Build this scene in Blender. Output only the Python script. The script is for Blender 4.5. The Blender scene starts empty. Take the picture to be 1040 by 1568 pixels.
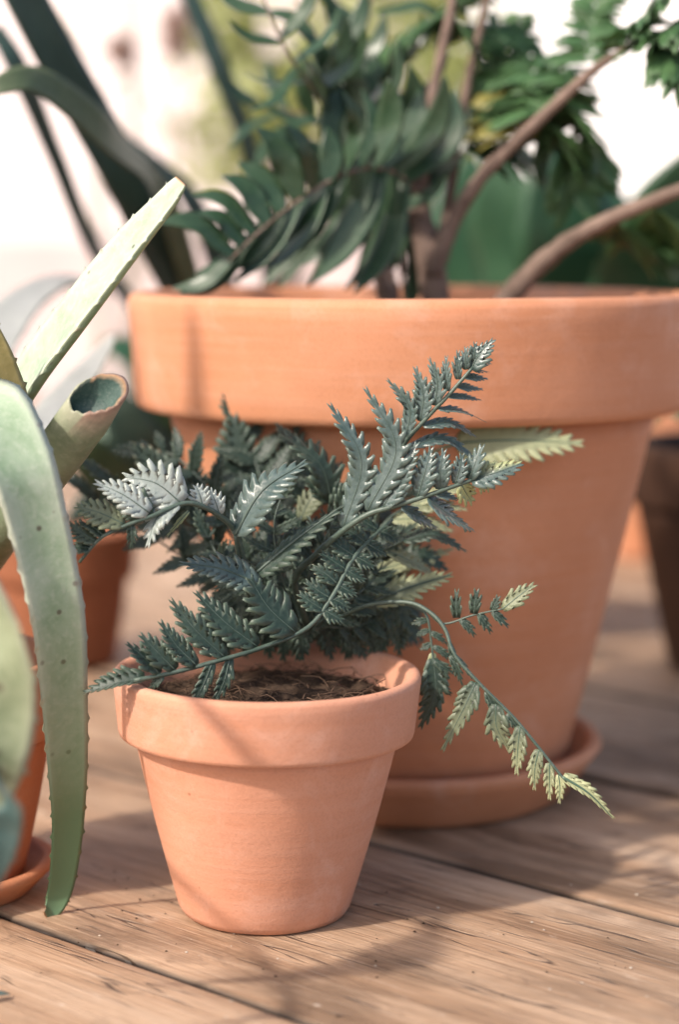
import bpy, math, random
from mathutils import Vector, Matrix, noise

S = bpy.context.scene
R = math.radians
V = Vector

# ------------------------------------------------------------------ camera
H = 0.263                       # lens height above the deck
F = 3000.0                      # focal length in pixels of the 1040x1568 photograph
TH = math.atan(412.0 / F)       # downward pitch
FWD = V((0, math.cos(TH), -math.sin(TH)))
UPC = V((0, math.sin(TH), math.cos(TH)))
cd = bpy.data.cameras.new("camera")
cam = bpy.data.objects.new("camera", cd)
S.collection.objects.link(cam)
cam.location = (0, 0, H)
cam.rotation_euler = (math.pi / 2 - TH, 0, 0)
cd.sensor_fit = 'VERTICAL'
cd.sensor_height = 36.0
cd.sensor_width = 24.0
cd.lens = F / 1568.0 * 36.0
cd.clip_start = 0.02
cd.clip_end = 400
cd.dof.use_dof = True
cd.dof.focus_distance = 0.748
cd.dof.aperture_fstop = 3.7
S.camera = cam

# ------------------------------------------------------------------ light
SUN_EL = R(41)
SUN_AZ = R(-127)                # measured from +Y towards +X
w = bpy.data.worlds.new("World")
S.world = w
w.use_nodes = True
nt = w.node_tree
nt.nodes.clear()
sky = nt.nodes.new('ShaderNodeTexSky')
sky.sky_type = 'NISHITA'
sky.sun_disc = False
sky.sun_elevation = SUN_EL
sky.sun_rotation = SUN_AZ
sky.air_density = 0.8
sky.dust_density = 2.5
sky.ozone_density = 0.6
bg = nt.nodes.new('ShaderNodeBackground')
bg.inputs['Strength'].default_value = 0.15
wo = nt.nodes.new('ShaderNodeOutputWorld')
nt.links.new(sky.outputs[0], bg.inputs[0])
nt.links.new(bg.outputs[0], wo.inputs[0])

sd = bpy.data.lights.new("sun", 'SUN')
sd.energy = 2.5
sd.angle = R(2.4)
sd.color = (1.0, 0.94, 0.90)
sun = bpy.data.objects.new("sun", sd)
S.collection.objects.link(sun)
sdir = V((math.sin(SUN_AZ) * math.cos(SUN_EL), math.cos(SUN_AZ) * math.cos(SUN_EL), math.sin(SUN_EL)))
sun.rotation_euler = sdir.to_track_quat('Z', 'Y').to_euler()
sun.location = sdir * 5

vs = S.view_settings
vs.view_transform = 'Standard'
vs.look = 'None'
vs.exposure = 0.95
vs.gamma = 1
vs.use_curve_mapping = False
try:
    vs.use_white_balance = True
    vs.white_balance_temperature = 7100
    vs.white_balance_tint = 9
except Exception:
    pass
S.cycles.use_denoising = True
S.cycles.max_bounces = 8
S.cycles.transparent_max_bounces = 8
S.cycles.sample_clamp_indirect = 6

rng = random.Random(7)


def P(px, py, d):
    """the point at world depth d seen at a pixel of the photograph"""
    v = FWD + V(((px - 520.0) / F, 0, 0)) + UPC * (-(py - 784.0) / F)
    return V((0, 0, H)) + v * (d / v.y)


def G(px, py):
    v = FWD + V(((px - 520.0) / F, 0, 0)) + UPC * (-(py - 784.0) / F)
    return V((0, 0, H)) + v * (-H / v.z)


# ------------------------------------------------------------------ node helper
class N:
    def __init__(self, name):
        self.m = bpy.data.materials.new(name)
        self.m.use_nodes = True
        self.t = self.m.node_tree
        self.t.nodes.clear()

    def n(self, typ, **kw):
        nd = self.t.nodes.new('ShaderNode' + typ)
        ins = kw.pop('ins', {})
        for k, v in kw.items():
            setattr(nd, k, v)
        for k, v in ins.items():
            self.set(nd.inputs[k], v)
        return nd

    def set(self, sock, v):
        if isinstance(v, bpy.types.NodeSocket):
            self.t.links.new(v, sock)
        elif isinstance(v, (tuple, list)) and sock.type == 'RGBA' and len(v) == 3:
            sock.default_value = (*v, 1)
        else:
            sock.default_value = v

    def coord(self, scale=(1, 1, 1), off=None, kind='Object'):
        c = self.n('TexCoord').outputs[kind]
        if off is not None:
            a = self.n('VectorMath', operation='ADD', ins={0: c, 1: off})
            c = a.outputs[0]
        return self.n('Mapping', ins={'Vector': c, 'Scale': scale}).outputs[0]

    def noise(self, vec, scale, detail=4, rough=0.55, dist=0.0):
        return self.n('TexNoise', ins={'Vector': vec, 'Scale': scale, 'Detail': detail, 'Roughness': rough, 'Distortion': dist}).outputs[0]

    def ramp(self, fac, stops, interp='LINEAR'):
        nd = self.n('ValToRGB', ins={'Fac': fac})
        cr = nd.color_ramp
        cr.interpolation = interp
        while len(cr.elements) < len(stops):
            cr.elements.new(0.5)
        for e, (p, c) in zip(cr.elements, stops):
            e.position = p
            e.color = (c, c, c, 1) if isinstance(c, (int, float)) else (*c, 1)
        return nd.outputs[0]

    def mix(self, fac, a, b, mode='MIX'):
        nd = self.n('Mix', data_type='RGBA', blend_type=mode)
        self.set(nd.inputs[0], fac)
        self.set(nd.inputs[6], a)
        self.set(nd.inputs[7], b)
        return nd.outputs[2]

    def math(self, op, a, b=0.0, clamp=False):
        nd = self.n('Math', operation=op, use_clamp=clamp, ins={0: a, 1: b})
        return nd.outputs[0]

    def attr(self, name):
        return self.n('Attribute', attribute_name=name).outputs['Fac']

    def bump(self, h, strength, dist=0.001, nrm=None):
        nd = self.n('Bump', ins={'Height': h, 'Strength': strength, 'Distance': dist})
        if nrm is not None:
            self.set(nd.inputs['Normal'], nrm)
        return nd.outputs[0]

    def out(self, sh):
        o = self.n('OutputMaterial')
        self.t.links.new(sh, o.inputs[0])
        return self.m

    def principled(self, **kw):
        p = self.n('BsdfPrincipled')
        for k, v in kw.items():
            self.set(p.inputs[k], v)
        return p.outputs[0]


def terracotta(name, a, b, pale, seed, pale_amt=0.35):
    k = N(name)
    c = k.coord(off=(seed, seed * 0.7, seed * 1.3))
    cs = k.coord(scale=(4, 4, 90), off=(seed, 0, seed))
    base = k.mix(k.ramp(k.noise(c, 14, 6, 0.6), [(0.3, 0.0), (0.72, 1.0)]), a, b)
    rings = k.ramp(k.noise(cs, 3, 3, 0.6), [(0.35, 0.0), (0.75, 1.0)])
    base = k.mix(k.math('MULTIPLY', rings, 0.10), base, pale)
    bloom = k.ramp(k.noise(c, 26, 8, 0.7, 0.6), [(0.52, 0.0), (0.8, 1.0)])
    base = k.mix(k.math('MULTIPLY', bloom, pale_amt), base, pale)
    fine = k.noise(c, 900, 3, 0.6)
    base = k.mix(k.math('MULTIPLY', k.ramp(fine, [(0.35, 1.0), (0.5, 0.0)]), 0.14), base, (a[0] * 0.5, a[1] * 0.45, a[2] * 0.4))
    spots = k.n('TexVoronoi', ins={'Vector': c, 'Scale': 130}).outputs['Distance']
    pit = k.math('MULTIPLY', k.ramp(spots, [(0.05, 1.0), (0.11, 0.0)]), k.ramp(k.noise(c, 40, 2), [(0.58, 0.0), (0.66, 1.0)]))
    base = k.mix(k.math('MULTIPLY', pit, 0.5), base, (0.2, 0.08, 0.04))
    h = k.math('ADD', k.math('MULTIPLY', fine, 0.25), k.math('MULTIPLY', rings, 0.15))
    h = k.math('ADD', h, k.math('MULTIPLY', k.noise(c, 120, 4), 0.5))
    return k.out(k.principled(**{'Base Color': base, 'Roughness': 0.72, 'Specular IOR Level': 0.35, 'Normal': k.bump(h, 0.4, 0.0012)}))


def leafy(name, dark, light, tipcol, edgecol, rough=0.42, trans=0.22, scale=90, spec=0.5, sheen=0.0, bumpy=0.25, spots=0, dry=(0.16, 0.09, 0.045)):
    k = N(name)
    c = k.coord()
    n1 = k.noise(c, scale, 6, 0.68, 0.6)
    n2 = k.noise(c, scale * 7, 3, 0.6)
    base = k.mix(k.ramp(n1, [(0.3, 0.0), (0.7, 1.0)]), dark, light)
    base = k.mix(k.math('MULTIPLY', k.ramp(n2, [(0.5, 0.0), (0.75, 1.0)]), 0.25), base, edgecol)
    if spots:
        vo = k.n('TexVoronoi', ins={'Vector': c, 'Scale': spots})
        sm = k.math('MULTIPLY', k.ramp(vo.outputs['Distance'], [(0.10, 1.0), (0.2, 0.0)]), k.ramp(k.n('SeparateColor', ins={0: vo.outputs['Color']}).outputs[0], [(0.7, 0.0), (0.72, 1.0)]))
        base = k.mix(k.math('MULTIPLY', sm, 0.8), base, (0.06, 0.03, 0.02))
    base = k.mix(k.attr('edge'), base, edgecol)
    base = k.mix(k.attr('tip'), base, tipcol)
    base = k.mix(k.attr('dry'), base, k.mix(n2, dry, (dry[0] * 3, dry[1] * 2.9, dry[2] * 2.8)))
    bp = k.bump(k.math('ADD', n2, k.math('MULTIPLY', n1, 0.5)), bumpy, 0.0006)
    p = k.principled(**{'Base Color': base, 'Roughness': rough, 'Specular IOR Level': spec, 'Normal': bp, 'Sheen Weight': sheen, 'Sheen Roughness': 0.4})
    if trans > 0:
        tc = k.mix(0.5, base, (0.35, 0.42, 0.06), 'MIX')
        tr = k.n('BsdfTranslucent', ins={'Color': tc}).outputs[0]
        f = k.math('ADD', trans, k.math('MULTIPLY', k.attr('tip'), 0.25))
        ms = k.n('MixShader')
        k.set(ms.inputs[0], f)
        k.t.links.new(p, ms.inputs[1])
        k.t.links.new(tr, ms.inputs[2])
        return k.out(ms.outputs[0])
    return k.out(p)


def plain(name, a, b, scale=20, rough=0.8, bump=0.2, spec=0.3):
    k = N(name)
    c = k.coord()
    n1 = k.noise(c, scale, 6, 0.6)
    base = k.mix(k.ramp(n1, [(0.3, 0.0), (0.7, 1.0)]), a, b)
    return k.out(k.principled(**{'Base Color': base, 'Roughness': rough, 'Specular IOR Level': spec, 'Normal': k.bump(n1, bump, 0.002)}))


def wood_material():
    k = N('weathered_wood')
    pl = k.attr('plank')
    off = k.n('CombineXYZ', ins={0: k.math('MULTIPLY', pl, 3.7), 1: k.math('MULTIPLY', pl, 1.3), 2: k.math('MULTIPLY', pl, 9.1)}).outputs[0]
    tc = k.n('TexCoord').outputs['Object']
    c = k.n('VectorMath', operation='ADD', ins={0: tc, 1: off}).outputs[0]

    def mp(s):
        return k.n('Mapping', ins={'Vector': c, 'Scale': s}).outputs[0]
    warp = k.noise(mp((2.6, 7, 5)), 1.0, 2, 0.5)
    rings_c = k.n('VectorMath', operation='ADD', ins={0: mp((1.3, 34, 4)), 1: k.n('CombineXYZ', ins={1: k.math('MULTIPLY', warp, 4.0)}).outputs[0]}).outputs[0]
    grain = k.noise(rings_c, 1.6, 7, 0.62, 0.5)
    fibre = k.noise(mp((7, 340, 20)), 1.0, 5, 0.7)
    fine = k.noise(mp((22, 1150, 40)), 1.0, 4, 0.7)
    stain = k.noise(mp((7, 16, 10)), 1.0, 5, 0.6, 0.8)
    base = k.ramp(grain, [(0.28, (0.20, 0.113, 0.064)), (0.42, (0.38, 0.235, 0.145)), (0.55, (0.46, 0.305, 0.20)), (0.72, (0.56, 0.40, 0.285))])
    base = k.mix(k.math('MULTIPLY', k.ramp(fibre, [(0.34, 1.0), (0.5, 0.0)]), 0.42), base, (0.13, 0.075, 0.045))
    base = k.mix(k.math('MULTIPLY', k.ramp(fibre, [(0.55, 0.0), (0.72, 1.0)]), 0.28), base, (0.60, 0.46, 0.345))
    base = k.mix(k.math('MULTIPLY', k.ramp(stain, [(0.47, 0.0), (0.63, 1.0)]), 0.72), base, (0.12, 0.072, 0.043))
    blot = k.noise(mp((26, 60, 10)), 1.0, 6, 0.7, 1.0)
    base = k.mix(k.math('MULTIPLY', k.ramp(blot, [(0.56, 0.0), (0.70, 1.0)]), 0.6), base, (0.10, 0.058, 0.036))
    base = k.mix(k.math('MULTIPLY', k.ramp(blot, [(0.28, 1.0), (0.40, 0.0)]), 0.45), base, (0.58, 0.45, 0.35))
    base = k.mix(k.math('MULTIPLY', k.ramp(stain, [(0.28, 1.0), (0.45, 0.0)]), 0.35), base, (0.50, 0.36, 0.26))
    base = k.mix(k.math('MULTIPLY', k.math('SUBTRACT', pl, 0.5), 0.35, True), base, (0.22, 0.15, 0.11))
    base = k.mix(k.math('MULTIPLY', k.ramp(fine, [(0.36, 1.0), (0.5, 0.0)]), 0.36), base, (0.13, 0.08, 0.052))
    base = k.mix(k.math('MULTIPLY', k.ramp(fine, [(0.54, 0.0), (0.68, 1.0)]), 0.35), base, (0.64, 0.51, 0.41))
    # short checks along the grain
    chk = k.noise(mp((9, 130, 10)), 1.0, 2, 0.5, 0.4)
    chk = k.ramp(chk, [(0.485, 0.0), (0.5, 1.0), (0.515, 0.0)])
    chk = k.math('MULTIPLY', chk, k.ramp(k.noise(mp((14, 40, 10)), 1.0, 2), [(0.5, 0.0), (0.58, 1.0)]))
    base = k.mix(k.math('MULTIPLY', chk, 0.85), base, (0.06, 0.035, 0.025))
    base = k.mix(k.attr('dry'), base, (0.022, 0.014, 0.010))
    # knots
    vo = k.n('TexVoronoi', ins={'Vector': mp((6.5, 13, 1)), 'Scale': 1.0})
    kn = k.ramp(vo.outputs['Distance'], [(0.03, 1.0), (0.12, 0.35), (0.26, 0.0)])
    kn = k.math('MULTIPLY', kn, k.ramp(k.n('SeparateColor', ins={0: vo.outputs['Color']}).outputs[0], [(0.55, 0.0), (0.56, 1.0)]))
    base = k.mix(k.math('MULTIPLY', kn, 0.75), base, (0.10, 0.055, 0.04))
    # pale flecks and scratches
    fl = k.n('TexVoronoi', ins={'Vector': mp((60, 90, 1)), 'Scale': 1.0})
    flk = k.math('MULTIPLY', k.ramp(fl.outputs['Distance'], [(0.06, 1.0), (0.14, 0.0)]), k.ramp(k.n('SeparateColor', ins={0: fl.outputs['Color']}).outputs[1], [(0.9, 0.0), (0.91, 1.0)]))
    base = k.mix(k.math('MULTIPLY', flk, 0.6), base, (0.68, 0.6, 0.52))
    sc = k.noise(k.n('Mapping', ins={'Vector': c, 'Scale': (150, 3, 1), 'Rotation': (0, 0, R(35))}).outputs[0], 1.0, 1, 0.5)
    scm = k.math('MULTIPLY', k.ramp(sc, [(0.74, 0.0), (0.78, 1.0)]), 0.35)
    base = k.mix(scm, base, (0.66, 0.55, 0.48))
    h = k.math('ADD', k.math('MULTIPLY', fibre, 0.6), k.math('MULTIPLY', grain, 0.8))
    h = k.math('SUBTRACT', h, k.math('MULTIPLY', chk, 1.2))
    rough = k.math('ADD', 0.46, k.math('MULTIPLY', fibre, 0.25))
    return k.out(k.principled(**{'Base Color': base, 'Roughness': rough, 'Specular IOR Level': 0.4, 'Normal': k.bump(k.math('ADD', h, k.math('MULTIPLY', fine, 0.5)), 0.8, 0.0016)}))


M = {}
M['terra'] = terracotta('terracotta_small', (0.52, 0.23, 0.14), (0.60, 0.295, 0.195), (0.72, 0.50, 0.43), 1.7, 0.45)
M['terra_big'] = terracotta('terracotta_large', (0.47, 0.188, 0.092), (0.57, 0.255, 0.142), (0.70, 0.48, 0.40), 4.1, 0.4)
M['terra_dull'] = terracotta('terracotta_dull', (0.40, 0.15, 0.07), (0.47, 0.19, 0.095), (0.55, 0.33, 0.24), 8.3, 0.3)
M['terra_shade_tone'] = terracotta('terracotta_shade_tone', (0.20, 0.065, 0.028), (0.27, 0.09, 0.04), (0.4, 0.2, 0.13), 9.3, 0.25)  # clay colour darkened to stand in for dappled shade
M['brown'] = terracotta('brown_clay', (0.03, 0.012, 0.006), (0.06, 0.025, 0.012), (0.12, 0.055, 0.03), 5.5, 0.15)
M['wood'] = wood_material()
M['fern'] = leafy('fern_leaf', (0.009, 0.027, 0.018), (0.023, 0.050, 0.036), (0.64, 0.67, 0.40), (0.15, 0.205, 0.15), rough=0.5, trans=0.2, scale=110, spec=0.6, sheen=0.08)
M['fern_grey'] = leafy('fern_leaf_grey', (0.026, 0.060, 0.055), (0.110, 0.155, 0.152), (0.58, 0.62, 0.32), (0.18, 0.235, 0.195), rough=0.30, trans=0.2, scale=140, spec=0.65, sheen=0.1)
M['fern_sunlit_tone'] = leafy('fern_leaf_sunlit_tone', (0.20, 0.245, 0.225), (0.34, 0.385, 0.37), (0.42, 0.48, 0.22), (0.46, 0.50, 0.44), rough=0.36, trans=0.10, scale=140, spec=0.7, sheen=0.1)  # leaf colour lightened to stand in for direct sun on the arching frond
M['stem'] = leafy('fern_stem', (0.035, 0.062, 0.046), (0.08, 0.115, 0.092), (0.10, 0.22, 0.13), (0.2, 0.25, 0.22), rough=0.45, trans=0.0, scale=90)
M['aloe_pale'] = leafy('aloe_pale', (0.20, 0.30, 0.175), (0.40, 0.48, 0.36), (0.10, 0.175, 0.09), (0.68, 0.68, 0.58), rough=0.5, trans=0.0, scale=48, bumpy=0.25, spots=150)
M['aloe_green'] = leafy('aloe_green', (0.13, 0.235, 0.10), (0.25, 0.36, 0.185), (0.40, 0.45, 0.30), (0.48, 0.52, 0.40), rough=0.46, trans=0.0, scale=48, bumpy=0.25, spots=150)
M['aloe_deep'] = leafy('aloe_deep', (0.05, 0.13, 0.065), (0.10, 0.20, 0.095), (0.22, 0.28, 0.16), (0.42, 0.50, 0.42), rough=0.40, trans=0.0, scale=36, bumpy=0.12)
M['aloe_grey'] = leafy('aloe_grey', (0.13, 0.17, 0.095), (0.27, 0.31, 0.20), (0.45, 0.46, 0.38), (0.48, 0.48, 0.38), rough=0.5, trans=0.0, scale=60, bumpy=0.3, spots=110, dry=(0.13, 0.085, 0.066))
M['aloe_tan'] = leafy('aloe_tan', (0.20, 0.17, 0.06), (0.34, 0.27, 0.11), (0.3, 0.2, 0.1), (0.4, 0.33, 0.17), rough=0.5, trans=0.0, scale=70, bumpy=0.2)
M['aloe_teal'] = leafy('aloe_teal', (0.035, 0.085, 0.085), (0.07, 0.13, 0.125), (0.1, 0.2, 0.15), (0.2, 0.22, 0.2), rough=0.45, trans=0.0, scale=60, bumpy=0.15)
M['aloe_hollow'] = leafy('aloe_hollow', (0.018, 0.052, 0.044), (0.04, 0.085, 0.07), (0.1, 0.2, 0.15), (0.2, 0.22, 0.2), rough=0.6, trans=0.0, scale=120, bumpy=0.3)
M['aloe_silver'] = leafy('aloe_silver', (0.22, 0.23, 0.22), (0.32, 0.33, 0.32), (0.5, 0.5, 0.5), (0.5, 0.52, 0.45), rough=0.45, trans=0.0, scale=50, bumpy=0.1)
M['strap'] = leafy('strap_leaf', (0.014, 0.036, 0.028), (0.03, 0.062, 0.05), (0.1, 0.2, 0.08), (0.10, 0.13, 0.10), rough=0.42, trans=0.05, scale=30)
M['strap_olive'] = leafy('strap_olive', (0.05, 0.08, 0.04), (0.09, 0.12, 0.06), (0.1, 0.2, 0.08), (0.25, 0.26, 0.18), rough=0.55, trans=0.05, scale=30)
M['palm'] = leafy('palm_leaf', (0.018, 0.048, 0.024), (0.038, 0.080, 0.040), (0.2, 0.3, 0.08), (0.12, 0.17, 0.10), rough=0.36, trans=0.12, scale=40)
M['broad'] = leafy('broad_leaf', (0.012, 0.055, 0.028), (0.03, 0.095, 0.048), (0.2, 0.3, 0.08), (0.08, 0.17, 0.09), rough=0.38, trans=0.12, scale=14)
M['feather'] = leafy('feathery_leaf', (0.04, 0.105, 0.045), (0.095, 0.20, 0.075), (0.45, 0.36, 0.10), (0.16, 0.26, 0.1), rough=0.45, trans=0.3, scale=30)
M['bush'] = leafy('bush_leaf', (0.22, 0.27, 0.09), (0.42, 0.44, 0.18), (0.4, 0.4, 0.15), (0.3, 0.32, 0.15), rough=0.55, trans=0.35, scale=8)
M['bark'] = plain('shrub_bark', (0.09, 0.06, 0.047), (0.23, 0.16, 0.13), 70, 0.8, 0.6)
M['dry'] = plain('dry_stalk', (0.42, 0.36, 0.30), (0.52, 0.46, 0.39), 20, .9)
M['dryhead'] = plain('dry_seed_head', (0.45, 0.32, 0.27), (0.55, 0.40, 0.34), 40, .9)
M['soil'] = plain('coir_soil', (0.028, 0.019, 0.014), (0.085, 0.055, 0.038), 160, 0.95, 0.8, 0.1)
M['fibre'] = plain('coir_fibre', (0.06, 0.036, 0.024), (0.18, 0.115, 0.08), 60, 0.9, 0.3, 0.1)
M['plaster'] = plain('cream_plaster', (0.58, 0.505, 0.50), (0.68, 0.60, 0.595), 1.2, 0.9, 0.1)
M['white'] = plain('white_render', (0.76, 0.75, 0.76), (0.84, 0.83, 0.84), 1.5, 0.9, 0.1)
M['plinth'] = plain('grey_plinth', (0.36, 0.30, 0.30), (0.48, 0.40, 0.39), 2.5, 0.9, 0.1)
M['paving'] = plain('pale_paving', (0.42, 0.37, 0.36), (0.55, 0.49, 0.47), 1.6, 0.85, 0.2)
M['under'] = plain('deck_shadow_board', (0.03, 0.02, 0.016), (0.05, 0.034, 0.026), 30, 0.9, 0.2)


# ------------------------------------------------------------------ mesh helper
class MB:
    def __init__(self):
        self.v, self.f, self.a = [], [], {'tip': [], 'edge': [], 'dry': []}
        self.mi = []
        self.cur = 0

    def add(self, p, tip=0.0, edge=0.0, dry=0.0):
        self.v.append(V(p))
        self.a['tip'].append(tip)
        self.a['edge'].append(edge)
        self.a['dry'].append(dry)
        return len(self.v) - 1

    def face(self, *idx):
        self.f.append(tuple(idx))
        self.mi.append(self.cur)

    def build(self, name, mats, parent=None, origin=None, smooth=True, thick=0.0, plank=None):
        o0 = V(origin) if origin is not None else V((0, 0, 0))
        me = bpy.data.meshes.new(name)
        me.from_pydata([tuple(p - o0) for p in self.v], [], self.f)
        if smooth:
            me.polygons.foreach_set('use_smooth', [True] * len(self.f))
        for k, vals in self.a.items():
            if any(vals):
                at = me.attributes.new(k, 'FLOAT', 'POINT')
                at.data.foreach_set('value', vals)
        if plank is not None:
            at = me.attributes.new('plank', 'FLOAT', 'POINT')
            at.data.foreach_set('value', plank)
        if not isinstance(mats, (list, tuple)):
            mats = [mats]
        for m in mats:
            me.materials.append(m)
        me.polygons.foreach_set('material_index', self.mi)
        me.update()
        o = bpy.data.objects.new(name, me)
        S.collection.objects.link(o)
        if parent is not None:
            o.parent = parent
        if thick > 0:
            md = o.modifiers.new('thickness', 'SOLIDIFY')
            md.thickness = thick
            md.offset = 0
        return o


def thing(name, label, cat, loc=(0, 0, 0), group=None):
    o = bpy.data.objects.new(name, None)
    o.empty_display_size = 0.02
    S.collection.objects.link(o)
    o.location = loc
    o['label'] = label
    o['category'] = cat
    if group:
        o['group'] = group
    return o


def tag(o, label=None, cat=None, group=None, kind=None):
    for k, v in (('label', label), ('category', cat), ('group', group), ('kind', kind)):
        if v:
            o[k] = v
    return o


def cr(pts, n):
    """Catmull-Rom through n-dimensional points"""
    pts = [tuple(p) for p in pts]
    if len(pts) == 2:
        pts = [pts[0], tuple((a + b) / 2 for a, b in zip(*pts)), pts[1]]
    q = [tuple(2 * a - b for a, b in zip(pts[0], pts[1]))] + pts + [tuple(2 * a - b for a, b in zip(pts[-1], pts[-2]))]
    out = []
    m = len(pts) - 1
    for i in range(n + 1):
        u = i / n * m
        k = min(int(u), m - 1)
        t = u - k
        p0, p1, p2, p3 = q[k:k + 4]
        out.append(tuple(0.5 * (2 * b + (c - a) * t + (2 * a - 5 * b + 4 * c - d) * t * t + (3 * b - a - 3 * c + d) * t ** 3) for a, b, c, d in zip(p0, p1, p2, p3)))
    return out


def frame(T, Nh):
    T = T.normalized()
    Sd = T.cross(Nh)
    if Sd.length < 1e-5:
        Sd = T.cross(V((1, 0, 0.3)))
    Sd.normalize()
    return T, Sd, Sd.cross(T).normalized()


def tangents(pts):
    n = len(pts)
    return [(pts[min(i + 1, n - 1)] - pts[max(i - 1, 0)]).normalized() for i in range(n)]


def tube(mb, pts, rads, seg=7, tip=0.0, jitter=0.0, cap=True):
    ts = tangents(pts)
    rings = []
    nh = V((0.13, -0.5, 0.86))
    for p, t, r in zip(pts, ts, rads):
        T, a, b = frame(t, nh)
        rings.append([mb.add(p + (a * math.cos(2 * math.pi * j / seg) + b * math.sin(2 * math.pi * j / seg)) * r * (1 + rng.uniform(-jitter, jitter)), tip=tip) for j in range(seg)])
    for r0, r1 in zip(rings, rings[1:]):
        for j in range(seg):
            mb.face(r0[j], r0[(j + 1) % seg], r1[(j + 1) % seg], r1[j])
    if cap:
        mb.face(*reversed(rings[0]))
        mb.face(*rings[-1])


def lathe(prof, seg=96, wob=0.0, seed=0.0, closed=False):
    mb = MB()
    rings = []
    for r, z in prof:
        if r < 1e-6:
            rings.append([mb.add((0, 0, z))])
        else:
            ring = []
            for j in range(seg):
                a = 2 * math.pi * j / seg
                k = 1 + wob * noise.noise(V((math.cos(a) * 1.3 + seed, math.sin(a) * 1.3, z * 25)))
                ring.append(mb.add((r * k * math.cos(a), r * k * math.sin(a), z + wob * 0.04 * noise.noise(V((math.cos(a) * 1.5, math.sin(a) * 1.5 + seed, 3.0))))))
            rings.append(ring)
    pairs = list(zip(rings, rings[1:]))
    if closed:
        pairs.append((rings[-1], rings[0]))
    for r0, r1 in pairs:
        if len(r0) == 1 and len(r1) == 1:
            continue
        for j in range(seg):
            k = (j + 1) % seg
            if len(r0) == 1:
                mb.face(r0[0], r1[k], r1[j])
            elif len(r1) == 1:
                mb.face(r0[j], r0[k], r1[0])
            else:
                mb.face(r0[j], r0[k], r1[k], r1[j])
    return mb


def flowerpot(label, loc, r_base, r_body, h_body, r_rim0, r_rim1, h, wall, mat, tilt=(0, 0, 0), seed=1.0, group='terracotta flowerpots'):
    t = thing('flowerpot', label, 'flowerpot', loc, group)
    t.rotation_euler = tilt
    b = 0.0035
    hole = r_base * 0.14
    prof = [(hole, 0.0012), (r_base - b * 1.6, 0.0), (r_base - b * 0.5, 0.0007), (r_base, b)]
    for i in range(1, 13):
        u = i / 12
        prof.append((r_base + (r_body - r_base) * u + 0.0006 * math.sin(u * math.pi), b + (h_body - b) * u))
    prof += [(r_body - wall, h_body)]
    for i in range(1, 9):
        u = i / 8
        prof.append((r_body - wall + (r_base - r_body) * u, h_body + (wall * 1.2 - h_body) * u))
    prof += [(hole, wall * 1.2)]
    lathe(prof, 96, 0.006, seed, True).build('body', mat, t)
    e = wall * 0.42
    ri = r_body - wall * 0.9
    z0 = h_body - 0.0012
    rp = [(r_body - wall * 0.5, z0 + 0.0006), (r_rim0 - e * 0.7, z0 + 0.0002), (r_rim0 - e * 0.2, z0 + e * 0.25), (r_rim0, z0 + e)]
    for i in range(1, 8):
        u = i / 7
        rp.append((r_rim0 + (r_rim1 - r_rim0) * u, z0 + e + (h - e - z0 - e) * u))
    rp += [(r_rim1 - e * 0.25, h - e * 0.3), (r_rim1 - e, h), (r_rim1 - wall * 0.8, h - 0.0004), (r_rim1 - wall * 1.1, h - e * 0.8)]
    rp += [(ri * 0.6 + (r_rim1 - wall * 1.15) * 0.4, (h + h_body) / 2), (ri, h_body + 0.002), (ri, z0 + 0.0008)]
    lathe(rp, 96, 0.006, seed + 3, True).build('rim', mat, t)
    return t


def saucer(label, loc, r_b, r_t, h, wall, mat, seed=2.0):
    e = wall * 0.4
    prof = [(0, 0), (r_b - 0.003, 0), (r_b, 0.002)]
    for i in range(1, 6):
        u = i / 5
        prof.append((r_b + (r_t - r_b) * u, 0.002 + (h - e - 0.002) * u))
    prof += [(r_t - e * 0.4, h - e * 0.2), (r_t - wall * 0.5, h), (r_t - wall + e * 0.3, h - e * 0.3), (r_t - wall, h - e), (r_b - wall, wall * 1.1), (0, wall)]
    o = lathe(prof, 96, 0.006, seed).build('saucer', mat)
    o.location = loc
    return tag(o, label, 'saucer', 'terracotta saucers')


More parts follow.
